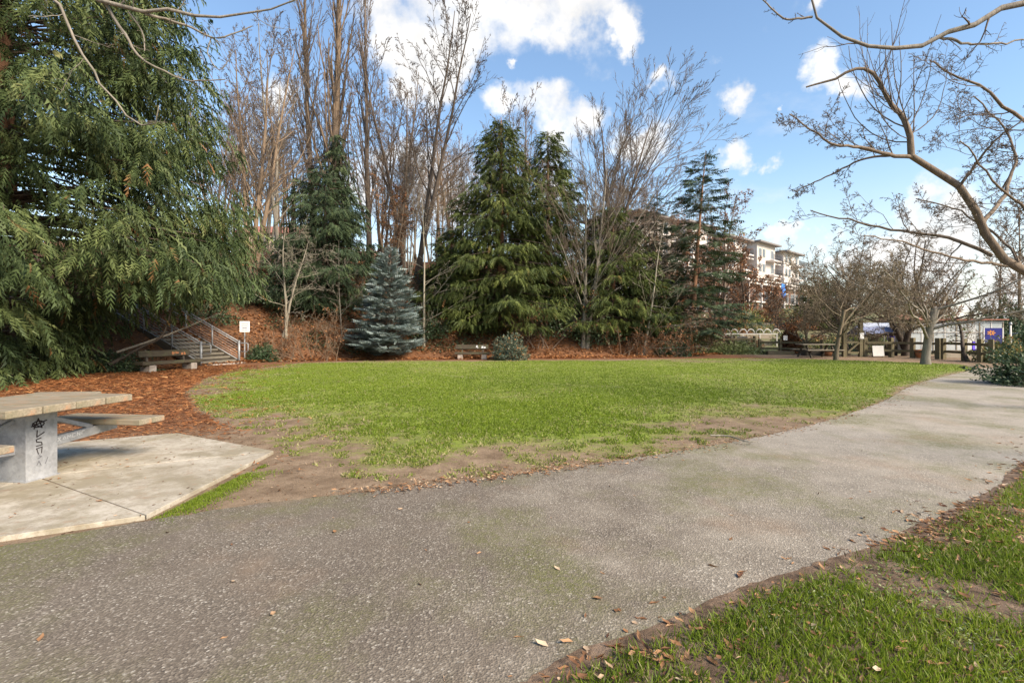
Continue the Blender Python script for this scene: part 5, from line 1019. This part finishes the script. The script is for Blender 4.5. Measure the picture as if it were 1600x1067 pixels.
    for lab, x, y, sc in (('terracotta pot beside the thick grey trunk inside the fence', 22.6, 28.3, 1.0), ('orange pot on the terrace beside the dead brown bush', 22.0, 41.0, 1.2), ('orange pot at the foot of the forked tree', 18.9, 30.6, .8)):
        p = thing('flower_pot', lab, 'pot', (x, y, hz1(x, y)), 0); MB().tube([(0, 0, 0), (0, 0, .38 * sc)], [.2 * sc, .3 * sc], 12).build('body', 'terracotta', p, True); MB().tube([(0, 0, .38 * sc), (0, 0, .46 * sc)], .33 * sc, 12).build('rim', 'terracotta', p, True)
    l = thing('lamp_post', 'thin white lamp post beyond the yellow shrub', 'lamp post', (29.6, 30.4, 0), 0)
    MB().tube([(0, 0, 0), (0, 0, 1.85)], [.06, .045], 8).build('pole', 'white_paint', l, True); MB().tube([(0, 0, 1.85), (0, 0, 1.9), (0, 0, 2.02)], [.07, .09, .05], 10).build('lamp_head', 'galvanised_rail', l, True)
    c = thing('parked_car', 'small dark car glimpsed under the trees at the path end', 'car', (43.5, 44.6, 0), .2)
    MB().box((0, 0, .55), (3.9, 1.65, .55), ch=.14).build('body', 'car_paint', c); MB().box((-.2, 0, 1.05), (2.1, 1.45, .55), ch=.2).build('cabin', 'window_glass', c)
    for sx in (-1, 1):
        for sy in (-1, 1): MB().tube([(sx * 1.2, sy * .72, .32), (sx * 1.2, sy * .86, .32)], .32, 14).build('wheel', 'dark_metal', c)
build_garden()

# ------------------------------------------------------------------ buildings
def build_apartments():
    o = Vector((18.0, 70.0, 4.2)); rz = math.atan2(.67, .74)
    A = thing('apartment_building', 'long white stepped apartment block with balconies on the hill', 'building', tuple(o), rz)   # local x along the front, local -y out of it
    H = 13.2; FL = 2.8; z0 = 4.9
    win = MB().box((0, 0, 0), (1.25, .10, 1.7)).mesh('window', 'white_paint'); pane = MB().box((0, 0, 0), (1.05, .02, 1.5)).mesh('pane', 'window_glass'); mull = MB().box((0, 0, 0), (.06, .05, 1.5)).mesh('mullion', 'white_paint')
    def window(x, y, z):
        w = link('window', win, A, (x, y, z)); link('pane', pane, w, (0, -.065, 0)); link('mullion', mull, w, (0, -.085, 0))
    slab = MB().box((0, 0, 0), (4.0, 1.5, .18)).mesh('balcony_slab', 'white_wall'); rail = MB()
    rail.box((0, 0, 1.0), (3.9, .05, .06)); rail.box((0, 0, .1), (3.9, .04, .05))
    for k in range(20): rail.box((-1.9 + .2 * k, 0, .55), (.03, .03, .9))
    rail = rail.mesh('railing', 'dark_metal')
    x = -1.5; k = 0
    while x < 60:
        L = 8.4; hh = H + (.5 if k % 2 else 0); MB().box((0, 0, 0), (L, 9, hh - z0)).build('tower_wall', 'white_wall' if k % 3 else 'cream_wall', A, loc=(x + L / 2, 4.5, z0 + (hh - z0) / 2)); MB().box((0, 0, 0), (L + 1.6, 10.6, .28)).build('tower_roof', 'roof_grey', A, loc=(x + L / 2, 4.3, hh + .14))
        for f in range(3):
            zz = z0 + FL * f + 1.45
            for q in (1.3, 3.0, 6.9): window(x + q, -.03, zz)
            sb = link('balcony_slab', slab, A, (x + 5.9, -.74, z0 + FL * f + .1)); link('railing', rail, sb, (0, -.70, .1))
        R = 4.4
        if x + L + R < 61:
            MB().box((0, 0, 0), (R, 7, hh - z0 - 1.2)).build('recess_wall', 'rust_wall', A, loc=(x + L + R / 2, 5.6, z0 + (hh - z0 - 1.2) / 2)); MB().box((0, 0, 0), (R - .1, 7.4, .2)).build('recess_roof', 'roof_grey', A, loc=(x + L + R / 2, 5.3, hh - 1.05))
            for f in range(3):
                window(x + L + 1.3, 2.07, z0 + FL * f + 1.45); window(x + L + 3.1, 2.07, z0 + FL * f + 1.45)
                sb = link('balcony_slab', slab, A, (x + L + R / 2, 1.25, z0 + FL * f + .1)); link('railing', rail, sb, (0, -.70, .1))
        x += L + R; k += 1
    MB().box((0, 0, 0), (63, 4.2, z0 + 1.2)).build('podium_wall', 'rust_wall', A, loc=(29.6, -2.2, z0 / 2 - .6)); MB().box((0, 0, 0), (63.6, 5.2, .3)).build('podium_slab', 'white_wall', A, loc=(29.6, -2.3, z0 + .16))
    for k in range(26): window(-.6 + 2.35 * k, -4.33, 3.2); window(-.6 + 2.35 * k, -4.33, .9)
    for k in range(13): sb = link('balcony_slab', slab, A, (1.6 + 4.6 * k, -5.0, 1.95)); link('railing', rail, sb, (0, -.70, .1))
    for k in range(52): MB().box((0, 0, 0), (.14, 2.7, .2)).build('pergola_rafter', 'wood_weathered', A, loc=(-1 + 1.17 * k, -5.7, z0 + .46))
    MB().box((0, 0, 0), (62.5, .22, .3)).build('pergola_beam', 'white_wall', A, loc=(29.6, -6.7, z0 + .22))
    for k in range(14): MB().box((0, 0, 0), (.22, .22, z0 + 1)).build('pergola_post', 'white_wall', A, loc=(-.8 + 4.6 * k, -6.7, z0 / 2 - .43))
    f = thing('banner', 'bright blue hanging banner on the apartment balcony', 'banner', tuple(A.matrix_world @ Vector((0, 0, 0))), 0)
    v = Vector((18 + .74 * 30.5 + .67 * 7.0, 70 + .67 * 30.5 - .74 * 7.0, 7.0)); f.location = v; f.rotation_euler = (0, 0, rz)
    MB().prism([(-.9, 0), (.9, 0), (.9, .08), (-.9, .08)], 0, 2.3).build('cloth', 'blue_flag', f); MB().tube([(-1.1, .04, 2.33), (1.1, .04, 2.33)], .06, 6).build('rod', 'dark_metal', f)
build_apartments()
def house(label, x, y, L, W, H, rz, wall):
    b = thing('hill_house', label, 'building', (x, y, hz1(x, y) - .3), rz); MB().box((0, 0, H / 2), (L, W, H)).build('wall', wall, b)
    mb = MB(); mb.v += [(-L/2-.5, -W/2-.5, H), (L/2+.5, -W/2-.5, H), (L/2+.5, W/2+.5, H), (-L/2-.5, W/2+.5, H), (-L/2, 0, H+1.7), (L/2, 0, H+1.7)]; mb.f += [(0,1,5,4),(2,3,4,5),(0,4,3),(1,2,5),(3,2,1,0)]; mb.build('roof', 'red_roof', b)
    for k in range(4):
        for z in (1.6, 4.3): w = MB().box((0, 0, 0), (1.2, .1, 1.3)).build('window', 'white_paint', b, loc=(-L/2 + L * (k + .5) / 4, -W/2 - .03, z)); MB().box((0, -.06, 0), (1.0, .03, 1.1)).build('pane', 'window_glass', w)
house('tan house with reddish roof glimpsed behind the trees above the stairs', -33.5, 74, 9, 8, 5.0, .1, 'tan_wall')
house('cream house glimpsed between the trunks behind the blue spruce', -26, 98, 7, 8, 4.6, -.1, 'tan_wall')
